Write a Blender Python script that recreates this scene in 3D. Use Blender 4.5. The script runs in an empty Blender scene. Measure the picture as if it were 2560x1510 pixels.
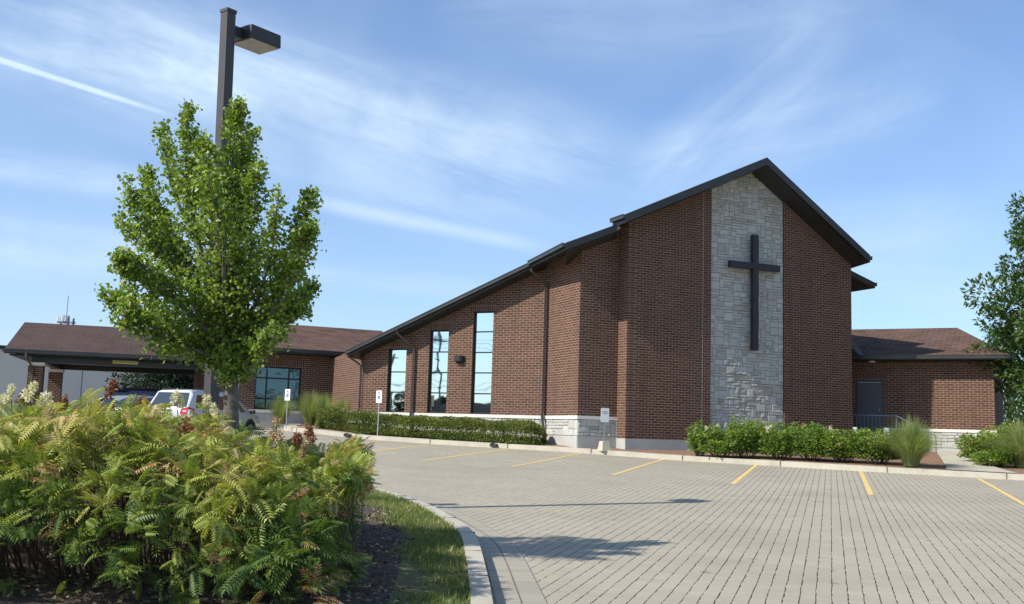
import bpy, math, random
import numpy as np
from mathutils import Vector, Matrix
random.seed(7); rng = np.random.default_rng(7)
scene = bpy.context.scene
COL = scene.collection

# ------------------------------------------------------------------ camera
FPX = 2640.0; PCX, PCY = 1280.0, 755.0; EYE = 1.67
_P = math.radians(7.1); _R = math.radians(1.75)
FWD = np.array([0, math.cos(_P), math.sin(_P)]); _U0 = np.array([0, -math.sin(_P), math.cos(_P)]); _R0 = np.array([1., 0, 0])
RT = _R0*math.cos(_R)+_U0*math.sin(_R); UP = _U0*math.cos(_R)-_R0*math.sin(_R)
CAM = np.array([0, 0, EYE])
cd = bpy.data.cameras.new('camera'); cam = bpy.data.objects.new('camera', cd); COL.objects.link(cam)
cd.sensor_width = 36; cd.lens = 36*FPX/2560; cd.clip_end = 3000; cd.clip_start = 0.05
cam.matrix_world = Matrix(((RT[0], UP[0], -FWD[0], 0), (RT[1], UP[1], -FWD[1], 0), (RT[2], UP[2], -FWD[2], EYE), (0, 0, 0, 1)))
scene.camera = cam

# ------------------------------------------------------------------ light
SUN_AZ = math.radians(27.5); SUN_EL = math.radians(40)       # shadows run towards SUN_AZ (from +X)
LD = np.array([-math.cos(SUN_AZ)*math.cos(SUN_EL), -math.sin(SUN_AZ)*math.cos(SUN_EL), math.sin(SUN_EL)])
sl = bpy.data.lights.new('sun', 'SUN'); so = bpy.data.objects.new('sun', sl); COL.objects.link(so)
sl.energy = 5.0; sl.angle = math.radians(0.55); sl.color = (1.0, 0.945, 0.86)
so.rotation_euler = Vector(LD).to_track_quat('Z', 'Y').to_euler()
so.location = (-20, -10, 30)
scene.view_settings.view_transform = 'Standard'; scene.view_settings.look = 'None'
scene.view_settings.exposure = 0.22; scene.view_settings.gamma = 1

def ray(x, y):
    return FWD+RT*(x-PCX)/FPX-UP*(y-PCY)/FPX
def at(x, y, Y):
    d = ray(x, y); return CAM+d*(Y/d[1])
def at_wall(x, y, a, b):
    a = np.array([a[0], a[1], 0.]); b = np.array([b[0], b[1], 0.]); e = b-a; n = np.array([-e[1], e[0], 0])
    d = ray(x, y); return CAM+d*(((a-CAM)@n)/(d@n))

# world: physical sky plus thin cirrus streaks and contrails laid out by compass direction
w = bpy.data.worlds.new('World'); scene.world = w; w.use_nodes = True
nt = w.node_tree; N = nt.nodes; Lk = nt.links
for n_ in list(N): N.remove(n_)
wo = N.new('ShaderNodeOutputWorld'); bg = N.new('ShaderNodeBackground'); sky = N.new('ShaderNodeTexSky')
sky.sky_type = 'NISHITA'; sky.sun_disc = False; sky.sun_elevation = SUN_EL
sky.sun_rotation = math.atan2(LD[0], LD[1]) % (2*math.pi)
sky.air_density = 1.0; sky.dust_density = 0.6; sky.ozone_density = 3.0; sky.altitude = 200
tc = N.new('ShaderNodeTexCoord')
def wm(op, a, b=None, c=None, clamp=False):
    m = N.new('ShaderNodeMath'); m.operation = op; m.use_clamp = clamp
    for i, v in enumerate((a, b, c)):
        if v is None: continue
        if isinstance(v, (int, float)): m.inputs[i].default_value = v
        else: Lk.new(v, m.inputs[i])
    return m.outputs[0]
def wdot(vec, v):
    m = N.new('ShaderNodeVectorMath'); m.operation = 'DOT_PRODUCT'; Lk.new(vec, m.inputs[0]); m.inputs[1].default_value = tuple(v); return m.outputs['Value']
def wramp(v, a, b):
    m = N.new('ShaderNodeMapRange'); m.interpolation_type = 'SMOOTHSTEP'; Lk.new(v, m.inputs[0])
    m.inputs[1].default_value = a; m.inputs[2].default_value = b; return m.outputs[0]
G = tc.outputs['Generated']
def wnoise(scale, detail, rough, dist=0.0, vec=None):
    n = N.new('ShaderNodeTexNoise'); n.inputs['Scale'].default_value = scale; n.inputs['Detail'].default_value = detail
    n.inputs['Roughness'].default_value = rough; n.inputs['Distortion'].default_value = dist
    Lk.new(vec if vec is not None else G, n.inputs['Vector']); return n.outputs['Fac']
fine = wnoise(9, 6, 0.6, 0.4); soft = wnoise(3.0, 4, 0.55, 0.6)
wob = wm('MULTIPLY_ADD', wnoise(5, 4, 0.55), 0.02, -0.010)
total = None
def fibres(n, t, A, sn, st_):
    cx = N.new('ShaderNodeCombineXYZ'); Lk.new(wm('MULTIPLY', wdot(G, n), sn), cx.inputs[0]); Lk.new(wm('MULTIPLY', wdot(G, t), st_), cx.inputs[1]); Lk.new(wm('MULTIPLY', wdot(G, A), st_), cx.inputs[2])
    return wnoise(1.0, 7, .62, .35, cx.outputs[0])
def unit(v): return v/np.linalg.norm(v)
#        ax   ay   bx   by  halfwidth(px) strength  wobble
STREAKS = [(-400, 20, 440, 292, 8, .85, .08), (760, 500, 1400, 630, 24, .38, .4), (-400, 350, 440, 475, 46, .62, .8),
           (100, 10, 1560, 560, 150, .62, 1.2), (420, 60, 1750, 470, 130, .45, 1.2), (700, 670, 1300, 740, 34, .45, .6), (0, 150, 1300, 600, 90, .38, 1.2),
           (1640, 480, 2120, 40, 120, .42, 1.0), (-400, 560, 520, 660, 80, .55, 1.0), (1600, 440, 2400, 200, 110, .36, 1.2), (-500, -60, 800, 250, 130, .6, 1.4),
           (1100, 60, 2300, 20, 120, .25, 1.4), (1500, 620, 2560, 560, 110, .35, 1.2), (2050, 700, 2700, 760, 60, .45, 1.)]
for ax, ay, bx, by, hw, st, wb in STREAKS:
    A = unit(ray(ax, ay)); B = unit(ray(bx, by)); n = unit(np.cross(A, B)); t = unit(np.cross(n, A))
    d = wm('ADD', wdot(G, n), wm('MULTIPLY', wob, wb))
    m = wm('SUBTRACT', 1.0, wramp(wm('ABSOLUTE', d), 0.0, hw/FPX*1.25))
    L = float(np.arccos(np.clip(A@B, -1, 1)))
    al = wm('ARCTAN2', wdot(G, t), wdot(G, A))
    m = wm('MULTIPLY', m, wm('MULTIPLY', wramp(al, -0.03, L*0.15), wm('SUBTRACT', 1.0, wramp(al, L*0.75, L*1.04))))
    if hw > 30: m = wm('MULTIPLY', m, wramp(fibres(n, t, A, 30, 5), .16, .80))
    m = wm('MULTIPLY', m, st)
    total = m if total is None else wm('ADD', total, m)
total = wm('MULTIPLY', total, wramp(fine, 0.02, 0.60))
veil = wm('ADD', wm('MULTIPLY', wramp(soft, 0.38, 0.75), 0.13), 0.13)
cloud = wm('ADD', total, veil, None, True)
sepz = N.new('ShaderNodeSeparateXYZ'); Lk.new(G, sepz.inputs[0])
low = wm('SUBTRACT', 1.0, wramp(sepz.outputs['Z'], 0.0, 0.33))
cloud = wm('ADD', cloud, wm('MULTIPLY', low, 0.26), None, True)
tint = N.new('ShaderNodeMix'); tint.data_type = 'RGBA'; tint.blend_type = 'MULTIPLY'; tint.inputs['Factor'].default_value = 1
Lk.new(sky.outputs[0], tint.inputs['A']); tint.inputs['B'].default_value = (.99, 1.18, 1.42, 1)
mx = N.new('ShaderNodeMix'); mx.data_type = 'RGBA'; Lk.new(cloud, mx.inputs['Factor']); Lk.new(tint.outputs['Result'], mx.inputs['A'])
mx.inputs['B'].default_value = (5.7, 7.2, 8.8, 1)
Lk.new(mx.outputs['Result'], bg.inputs['Color']); bg.inputs['Strength'].default_value = 0.109
Lk.new(bg.outputs[0], wo.inputs[0])

# ------------------------------------------------------------------ materials
MATS = {}
def newmat(name):
    m = bpy.data.materials.new(name); m.use_nodes = True; MATS[name] = m
    return m, m.node_tree.nodes, m.node_tree.links, m.node_tree.nodes['Principled BSDF']
class NB:
    """small helper for node graphs of one material"""
    def __init__(s, m): s.t = m.node_tree; s.N = s.t.nodes; s.L = s.t.links
    def tc(s, which='Object'):
        if not hasattr(s, '_tc'): s._tc = s.N.new('ShaderNodeTexCoord')
        return s._tc.outputs[which]
    def noise(s, scale, detail=4, rough=.55, vec=None, dist=0):
        n = s.N.new('ShaderNodeTexNoise'); n.inputs['Scale'].default_value = scale; n.inputs['Detail'].default_value = detail
        n.inputs['Roughness'].default_value = rough; n.inputs['Distortion'].default_value = dist
        s.L.new(vec if vec is not None else s.tc(), n.inputs['Vector']); return n.outputs['Fac']
    def math(s, op, a, b=None, c=None, clamp=False):
        m = s.N.new('ShaderNodeMath'); m.operation = op; m.use_clamp = clamp
        for i, v in enumerate((a, b, c)):
            if v is None: continue
            if isinstance(v, (int, float)): m.inputs[i].default_value = v
            else: s.L.new(v, m.inputs[i])
        return m.outputs[0]
    def ramp(s, fac, stops):
        r = s.N.new('ShaderNodeValToRGB'); s.L.new(fac, r.inputs[0]); e = r.color_ramp.elements
        while len(e) < len(stops): e.new(0.5)
        for i, (p, c) in enumerate(stops): e[i].position = p; e[i].color = tuple(c)+(1,)
        return r.outputs[0]
    def rng(s, v, a, b, c=0, d=1, smooth=True):
        m = s.N.new('ShaderNodeMapRange'); s.L.new(v, m.inputs[0])
        if smooth: m.interpolation_type = 'SMOOTHSTEP'
        for i, x in enumerate((a, b, c, d)): m.inputs[i+1].default_value = x
        return m.outputs[0]
    def mix(s, f, a, b, mode='MIX'):
        m = s.N.new('ShaderNodeMix'); m.data_type = 'RGBA'; m.blend_type = mode
        for k, v in (('Factor', f), ('A', a), ('B', b)):
            if isinstance(v, (int, float)): m.inputs[k].default_value = v
            elif isinstance(v, tuple): m.inputs[k].default_value = v+(1,)
            else: s.L.new(v, m.inputs[k])
        return m.outputs['Result']
    def bump(s, h, strength, dist, bsdf):
        b = s.N.new('ShaderNodeBump'); b.inputs['Strength'].default_value = strength; b.inputs['Distance'].default_value = dist
        s.L.new(h, b.inputs['Height']); s.L.new(b.outputs[0], bsdf.inputs['Normal'])
def plain(name, col, rough=.6, metal=0., var=.15, scale=3., bump=0., bscale=40., spec=.5, coat=0.):
    m, N, L, p = newmat(name); nb = NB(m)
    f = nb.noise(scale, 5, .6)
    a = tuple(c*(1-var) for c in col); b = tuple(min(1, c*(1+var)) for c in col)
    L.new(nb.ramp(f, [(.3, a), (.7, b)]), p.inputs['Base Color'])
    p.inputs['Roughness'].default_value = rough; p.inputs['Metallic'].default_value = metal
    p.inputs['Specular IOR Level'].default_value = spec; p.inputs['Coat Weight'].default_value = coat
    if bump: nb.bump(nb.noise(bscale, 4, .6), bump, .01, p)
    return m
def brick(name, c1, c2, mortar, bw=.262, rh=.086, ms=.0072, swap=False, bump=.6, big=.25):
    m, N, L, p = newmat(name); nb = NB(m)
    uv = nb.tc('UV')
    if swap:
        mp = N.new('ShaderNodeMapping'); mp.inputs['Rotation'].default_value = (0, 0, math.pi/2); L.new(uv, mp.inputs[0]); uv = mp.outputs[0]
    br = N.new('ShaderNodeTexBrick'); L.new(uv, br.inputs['Vector'])
    br.offset = 0.0 if swap else 0.5
    br.inputs['Color1'].default_value = c1+(1,); br.inputs['Color2'].default_value = c2+(1,); br.inputs['Mortar'].default_value = mortar+(1,)
    br.inputs['Scale'].default_value = 1; br.inputs['Mortar Size'].default_value = ms; br.inputs['Mortar Smooth'].default_value = .15
    br.inputs['Bias'].default_value = -.1
    br.inputs['Brick Width'].default_value = bw; br.inputs['Row Height'].default_value = rh
    col = br.outputs['Color']
    col = nb.mix(nb.rng(nb.noise(.9, 5, .62), .3, .7, 0, big), col, (.12, .070, .048))
    hv = nb.noise(38, 3, .6); col = nb.mix(nb.rng(hv, .35, .75, 0, .35), col, (.045, .028, .026))
    ch = nb.noise(7, 3, .7); col = nb.mix(nb.rng(ch, .62, .78, 0, .4), col, (.26, .16, .12))
    # pale efflorescence in ragged patches
    ef = nb.noise(1.7, 6, .75, dist=.6); col = nb.mix(nb.rng(ef, .63, .8, 0, .35), col, (.34, .29, .25))
    mp2 = N.new('ShaderNodeMapping'); mp2.inputs['Scale'].default_value = (2.6, .22, 1); L.new(nb.tc('UV'), mp2.inputs[0])
    col = nb.mix(nb.rng(nb.noise(1.0, 5, .6, vec=mp2.outputs[0]), .50, .75, 0, .38), col, (.055, .034, .026))
    L.new(col, p.inputs['Base Color']); p.inputs['Roughness'].default_value = .85; p.inputs['Specular IOR Level'].default_value = .25
    h = nb.math('ADD', nb.math('MULTIPLY', nb.math('SUBTRACT', 1., br.outputs['Fac']), 1.), nb.math('MULTIPLY', nb.noise(60, 3, .6), .5))
    nb.bump(h, bump, .006, p)
    return m
brick('brick_masonry', (.136, .062, .038), (.064, .032, .022), (.43, .32, .225))
brick('soldier_brick', (.130, .062, .043), (.062, .032, .024), (.42, .32, .25), bw=.30, rh=.088, swap=True)
plain('concrete_block', (.44, .43, .40), .9, var=.12, scale=2.5, bump=.3)
plain('concrete_foundation', (.42, .41, .375), .9, var=.12, scale=1.6, bump=.25)
plain('precast_ledge', (.72, .68, .60), .8, var=.06, scale=2)
plain('bronze_metal', (.040, .040, .037), .42, .3, var=.2, scale=1.2, spec=.5)
plain('gutter_metal', (.060, .058, .052), .35, .45, var=.2, scale=1.2, spec=.5)
plain('downspout_metal', (.085, .065, .052), .45, .2, var=.1)
plain('soffit_metal', (.020, .023, .026), .6, 0, var=.15, spec=.2)
plain('dark_frame', (.012, .012, .013), .45, .2, var=.1)
plain('cross_steel', (.030, .026, .030), .5, .2, var=.15, scale=1.5)
plain('pole_paint', (.060, .050, .045), .5, .1, var=.1, scale=2)
plain('door_paint', (.085, .094, .094), .55, var=.08, scale=.8)
plain('galvanised', (.42, .43, .43), .4, .7, var=.1, scale=8)
plain('rail_metal', (.20, .25, .28), .4, .6, var=.1)
plain('sign_white', (.88, .88, .86), .5, var=.02)
plain('sign_blue', (.03, .16, .50), .5, var=.05)
plain('sign_red', (.55, .05, .05), .5, var=.05)
plain('sign_ink', (.06, .06, .06), .6, var=.05)
plain('sign_yellow', (.62, .60, .20), .6, var=.06)
plain('stucco_grey', (.72, .63, .52), .95, var=.07, scale=.25, bump=.15, bscale=8)
plain('flashing', (.16, .19, .23), .45, .5, var=.1)
plain('lens_glass', (.42, .40, .36), .35, var=.25, scale=5)
plain('car_white', (.52, .52, .50), .25, var=.02, coat=1)
plain('car_blue', (.012, .018, .040), .2, var=.1, coat=1, spec=.6)
plain('car_silver', (.42, .43, .44), .25, .6, var=.03, coat=1)
plain('car_glass', (.015, .020, .024), .05, var=.1, spec=.8, coat=1)
plain('windscreen', (.30, .42, .48), .08, .55, var=.15, scale=2, spec=.8)
plain('tail_lens', (.50, .010, .012), .2, var=.15, coat=1)
plain('tyre_rubber', (.02, .02, .02), .9, var=.1)
plain('wheel_metal', (.35, .35, .36), .35, .8, var=.1)
plain('black_plastic', (.02, .02, .022), .6, var=.1)
plain('dark_felt', (.05, .052, .056), 1., var=.15, spec=0.)
plain('bark', (.135, .115, .092), .95, var=.45, scale=16, bump=.9, bscale=30)
plain('twig', (.085, .065, .045), .9, var=.3, scale=10)
plain('wood_pole', (.16, .12, .09), .9, var=.25, scale=4)
plain('antenna_white', (.70, .72, .72), .5, var=.05)
plain('antenna_grey', (.16, .18, .20), .6, var=.2)
plain('yellow_paint_base', (.80, .56, .10), .7)

# stone: colour per block from a face attribute
def stone(name, stops, rough=.95):
    m, N, L, p = newmat(name); nb = NB(m)
    a = N.new('ShaderNodeAttribute'); a.attribute_name = 'rnd'
    col = nb.ramp(a.outputs['Fac'], stops)
    col = nb.mix(nb.rng(nb.noise(14, 6, .7), .35, .8, 0, .35), col, (.30, .29, .26))
    L.new(col, p.inputs['Base Color']); p.inputs['Roughness'].default_value = rough; p.inputs['Specular IOR Level'].default_value = .2
    nb.bump(nb.math('ADD', nb.noise(7, 5, .65), nb.math('MULTIPLY', nb.noise(30, 4, .65), .4)), .9, .05, p)
    return m
stone('limestone', [(0, (.40, .375, .32)), (.12, (.47, .46, .41)), (.5, (.52, .52, .47)), (.88, (.565, .565, .515)), (1, (.47, .42, .35))])
plain('stone_mortar', (.42, .40, .35), .95, var=.15, scale=9, bump=.4)

# shingles
def shingles(name, c1, c2, c3):
    m, N, L, p = newmat(name); nb = NB(m)
    br = N.new('ShaderNodeTexBrick'); L.new(nb.tc('UV'), br.inputs['Vector'])
    br.inputs['Color1'].default_value = c1+(1,); br.inputs['Color2'].default_value = c2+(1,); br.inputs['Mortar'].default_value = c3+(1,)
    br.inputs['Scale'].default_value = 1; br.inputs['Mortar Size'].default_value = .018; br.inputs['Mortar Smooth'].default_value = .4
    br.inputs['Brick Width'].default_value = .42; br.inputs['Row Height'].default_value = .19
    col = nb.mix(nb.rng(nb.noise(1.2, 5, .6), .3, .7, 0, .35), br.outputs['Color'], tuple(x*1.45 for x in c1))
    L.new(col, p.inputs['Base Color']); p.inputs['Roughness'].default_value = .95; p.inputs['Specular IOR Level'].default_value = .15
    h = nb.math('SUBTRACT', nb.noise(50, 2, .5), br.outputs['Fac']); nb.bump(h, .6, .012, p)
    return m
shingles('roof_shingles', (.140, .085, .063), (.080, .049, .040), (.030, .020, .017))
shingles('canopy_shingles', (.090, .060, .052), (.070, .048, .042), (.05, .034, .030))

# mirror-coated window glass with a little waviness
m, Nn, Ln, p = newmat('mirror_glass'); nb = NB(m)
p.inputs['Base Color'].default_value = (.66, .73, .73, 1); p.inputs['Metallic'].default_value = 1; p.inputs['Roughness'].default_value = .02
nb.bump(nb.noise(1.1, 1, .4), .02, .25, p)
m, Nn, Ln, p = newmat('teal_glass'); nb = NB(m)
p.inputs['Base Color'].default_value = (.10, .17, .19, 1); p.inputs['Metallic'].default_value = .6; p.inputs['Roughness'].default_value = .06
nb.bump(nb.noise(1.3, 3, .6), .08, .3, p)

# paving: long open joints running away from the camera, faint cross joints
ROWV = np.array([.3035, 1.0]); ROWV /= np.linalg.norm(ROWV); PERP = np.array([ROWV[1], -ROWV[0]])
m, Nn, Ln, p = newmat('permeable_pavers'); nb = NB(m)
def combo(a, b):
    s_ = Nn.new('ShaderNodeCombineXYZ'); Ln.new(a, s_.inputs[0]); Ln.new(b, s_.inputs[1]); return s_.outputs[0]
def vdot(v):
    q = Nn.new('ShaderNodeVectorMath'); q.operation = 'DOT_PRODUCT'; Ln.new(nb.tc(), q.inputs[0]); q.inputs[1].default_value = (v[0], v[1], 0); return q.outputs['Value']
U = vdot(PERP); V = vdot(ROWV)
Uw = nb.math('ADD', U, nb.math('MULTIPLY_ADD', nb.noise(3.5, 3, .6), .030, -.015))
fr = nb.math('FRACT', nb.math('DIVIDE', Uw, .1385)); dist = nb.math('ABSOLUTE', nb.math('SUBTRACT', fr, .5))
wide = nb.math('ADD', .452, nb.math('MULTIPLY', nb.rng(nb.noise(7, 4, .7), .35, .68), .044))
line = nb.rng(nb.math('SUBTRACT', dist, wide), -.006, .010)
cell = nb.math('FLOOR', nb.math('DIVIDE', Uw, .1385))
wn = Nn.new('ShaderNodeTexWhiteNoise'); wn.noise_dimensions = '1D'; Ln.new(cell, wn.inputs['W'])
vv = nb.math('ADD', nb.math('DIVIDE', V, .235), nb.math('MULTIPLY', wn.outputs['Value'], 3.7))
fv = nb.math('ABSOLUTE', nb.math('SUBTRACT', nb.math('FRACT', vv), .5)); cross = nb.rng(fv, .483, .497)
wn2 = Nn.new('ShaderNodeTexWhiteNoise'); wn2.noise_dimensions = '2D'; Ln.new(combo(cell, nb.math('FLOOR', vv)), wn2.inputs['Vector'])
base = nb.ramp(nb.noise(.55, 6, .65), [(.28, (.322, .286, .210)), (.5, (.385, .345, .255)), (.72, (.43, .388, .288))])
base = nb.mix(nb.math('MULTIPLY', wn2.outputs['Value'], .48), base, (.34, .30, .24))
base = nb.mix(nb.rng(nb.noise(45, 3, .7), .5, .8, 0, .3), base, (.22, .20, .175))
base = nb.mix(nb.math('MULTIPLY', nb.rng(nb.noise(2.0, 6, .75), .60, .76), .28), base, (.20, .185, .16))
stv = nb.math('MULTIPLY', nb.rng(nb.noise(.8, 3, .6, vec=combo(nb.math('MULTIPLY', U, .5), nb.math('MULTIPLY', V, 3.))), .52, .7), .16)
base = nb.mix(stv, base, (.24, .22, .19))
base = nb.mix(nb.math('MULTIPLY', nb.rng(nb.noise(2.6, 2, .5), .70, .76), .5), base, (.12, .105, .085))
base = nb.mix(nb.math('MULTIPLY', nb.rng(nb.noise(9, 2, .5, vec=combo(U, V)), .74, .79), .6), base, (.08, .065, .05))
base = nb.mix(nb.math('MULTIPLY', cross, .22), base, (.13, .115, .10))
base = nb.mix(line, base, (.042, .034, .027))
Ln.new(base, p.inputs['Base Color']); p.inputs['Roughness'].default_value = .92; p.inputs['Specular IOR Level'].default_value = .2
hh = nb.math('SUBTRACT', nb.math('MULTIPLY', nb.noise(40, 3, .6), .12), nb.math('ADD', nb.math('MULTIPLY', line, 1.0), nb.math('MULTIPLY', cross, .2)))
nb.bump(hh, .7, .014, p)
# border course
m, Nn, Ln, p = newmat('border_pavers'); nb = NB(m)
br = Nn.new('ShaderNodeTexBrick'); Ln.new(nb.tc('UV'), br.inputs['Vector']); br.offset = .0
for k, c in (('Color1', (.38, .345, .265)), ('Color2', (.32, .29, .225)), ('Mortar', (.15, .13, .10))): br.inputs[k].default_value = c+(1,)
br.inputs['Scale'].default_value = 1; br.inputs['Mortar Size'].default_value = .005; br.inputs['Brick Width'].default_value = .21; br.inputs['Row Height'].default_value = .105
Ln.new(nb.mix(nb.rng(nb.noise(40, 3, .7), .5, .8, 0, .25), br.outputs['Color'], (.22, .2, .17)), p.inputs['Base Color']); p.inputs['Roughness'].default_value = .92
nb.bump(nb.math('SUBTRACT', 1., br.outputs['Fac']), .6, .01, p)
# yellow paint, worn
m, Nn, Ln, p = newmat('worn_yellow_paint'); nb = NB(m)
c = nb.mix(nb.rng(nb.noise(16, 5, .75), .47, .66, 0, .85), (.76, .54, .15), (.40, .35, .26))
Ln.new(c, p.inputs['Base Color']); p.inputs['Roughness'].default_value = .75
# kerb concrete
m, Nn, Ln, p = newmat('kerb_concrete'); nb = NB(m)
c = nb.ramp(nb.noise(1.6, 7, .7), [(.25, (.36, .33, .255)), (.5, (.47, .43, .335)), (.75, (.53, .49, .385))])
c = nb.mix(nb.rng(nb.noise(24, 4, .7), .56, .76, 0, .4), c, (.30, .27, .23))
Ln.new(c, p.inputs['Base Color']); p.inputs['Roughness'].default_value = .9; nb.bump(nb.noise(30, 5, .65), .35, .01, p)
plain('joint_dark', (.12, .10, .085), .95)
m, Nn, Ln, p = newmat('mulch'); nb = NB(m)
c = nb.ramp(nb.noise(16, 6, .75, dist=.5), [(.3, (.11, .062, .036)), (.5, (.30, .175, .105)), (.68, (.46, .30, .19)), (.85, (.58, .44, .31))])
Ln.new(c, p.inputs['Base Color']); p.inputs['Roughness'].default_value = 1; nb.bump(nb.noise(20, 5, .8), 1., .06, p)
m, Nn, Ln, p = newmat('dark_mulch'); nb = NB(m)
c = nb.ramp(nb.noise(22, 6, .8, dist=.5), [(.3, (.045, .030, .022)), (.55, (.15, .105, .078)), (.75, (.30, .225, .17))])
Ln.new(c, p.inputs['Base Color']); p.inputs['Roughness'].default_value = 1; nb.bump(nb.noise(26, 5, .8), 1., .06, p)
m, Nn, Ln, p = newmat('soil_turf'); nb = NB(m)
c = nb.ramp(nb.noise(6, 6, .75), [(.3, (.075, .075, .03)), (.6, (.12, .125, .045)), (.8, (.20, .175, .08))])
Ln.new(c, p.inputs['Base Color']); p.inputs['Roughness'].default_value = 1
m, Nn, Ln, p = newmat('far_ground'); nb = NB(m)
c = nb.ramp(nb.noise(.05, 5, .6), [(.35, (.10, .12, .05)), (.6, (.18, .17, .15))])
Ln.new(c, p.inputs['Base Color']); p.inputs['Roughness'].default_value = 1

def leafmat(name, stops, trans=.35, rough=.5, spec=.35):
    m, N, L, p = newmat(name); nb = NB(m)
    a = N.new('ShaderNodeAttribute'); a.attribute_name = 'rnd'
    col = nb.ramp(a.outputs['Fac'], stops)
    L.new(col, p.inputs['Base Color']); p.inputs['Roughness'].default_value = rough; p.inputs['Specular IOR Level'].default_value = spec
    tr = N.new('ShaderNodeBsdfTranslucent'); L.new(nb.mix(1., col, (1.5, 1.6, .75), 'MULTIPLY'), tr.inputs[0])
    ms = N.new('ShaderNodeMixShader'); ms.inputs[0].default_value = trans
    L.new(p.outputs[0], ms.inputs[1]); L.new(tr.outputs[0], ms.inputs[2]); L.new(ms.outputs[0], N['Material Output'].inputs[0])
    return m
leafmat('ginkgo_leaf', [(0, (.085, .145, .030)), (.45, (.175, .248, .047)), (.8, (.30, .37, .078)), (1, (.43, .47, .14))], .44, .4, .5)
leafmat('sorbaria_leaf', [(0, (.065, .125, .028)), (.28, (.150, .225, .042)), (.55, (.29, .34, .062)), (.78, (.44, .40, .095)), (.90, (.52, .38, .19)), (1, (.36, .16, .07))], .26, .5, .35)
leafmat('maple_leaf', [(0, (.045, .090, .028)), (.6, (.085, .150, .040)), (1, (.16, .22, .06))], .35)
leafmat('dark_leaf', [(0, (.012, .030, .014)), (1, (.035, .060, .025))], .2)
leafmat('hedge_leaf', [(0, (.10, .13, .036)), (.6, (.19, .225, .062)), (.9, (.29, .31, .095)), (1, (.30, .27, .10))], .25)
leafmat('rose_leaf', [(0, (.09, .165, .036)), (.6, (.20, .30, .058)), (.88, (.32, .40, .085)), (.95, (.34, .26, .10)), (1, (.42, .24, .10))], .4)
leafmat('ornamental_grass', [(0, (.15, .20, .07)), (.6, (.27, .32, .12)), (.9, (.40, .39, .18)), (1, (.50, .42, .23))], .4, .6)
leafmat('lawn_blade', [(0, (.095, .135, .032)), (.5, (.18, .225, .055)), (.8, (.30, .28, .11)), (1, (.42, .35, .19))], .3)
leafmat('white_petal', [(0, (.62, .56, .40)), (1, (.80, .76, .62))], .25)
leafmat('brown_seed', [(0, (.16, .050, .028)), (.5, (.26, .095, .045)), (1, (.42, .22, .11))], .15)
leafmat('tan_seed', [(0, (.34, .22, .11)), (1, (.55, .40, .24))], .15)
leafmat('wood_chip', [(0, (.08, .055, .04)), (.6, (.24, .17, .125)), (1, (.50, .41, .33))], 0., .95, .1)

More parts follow.
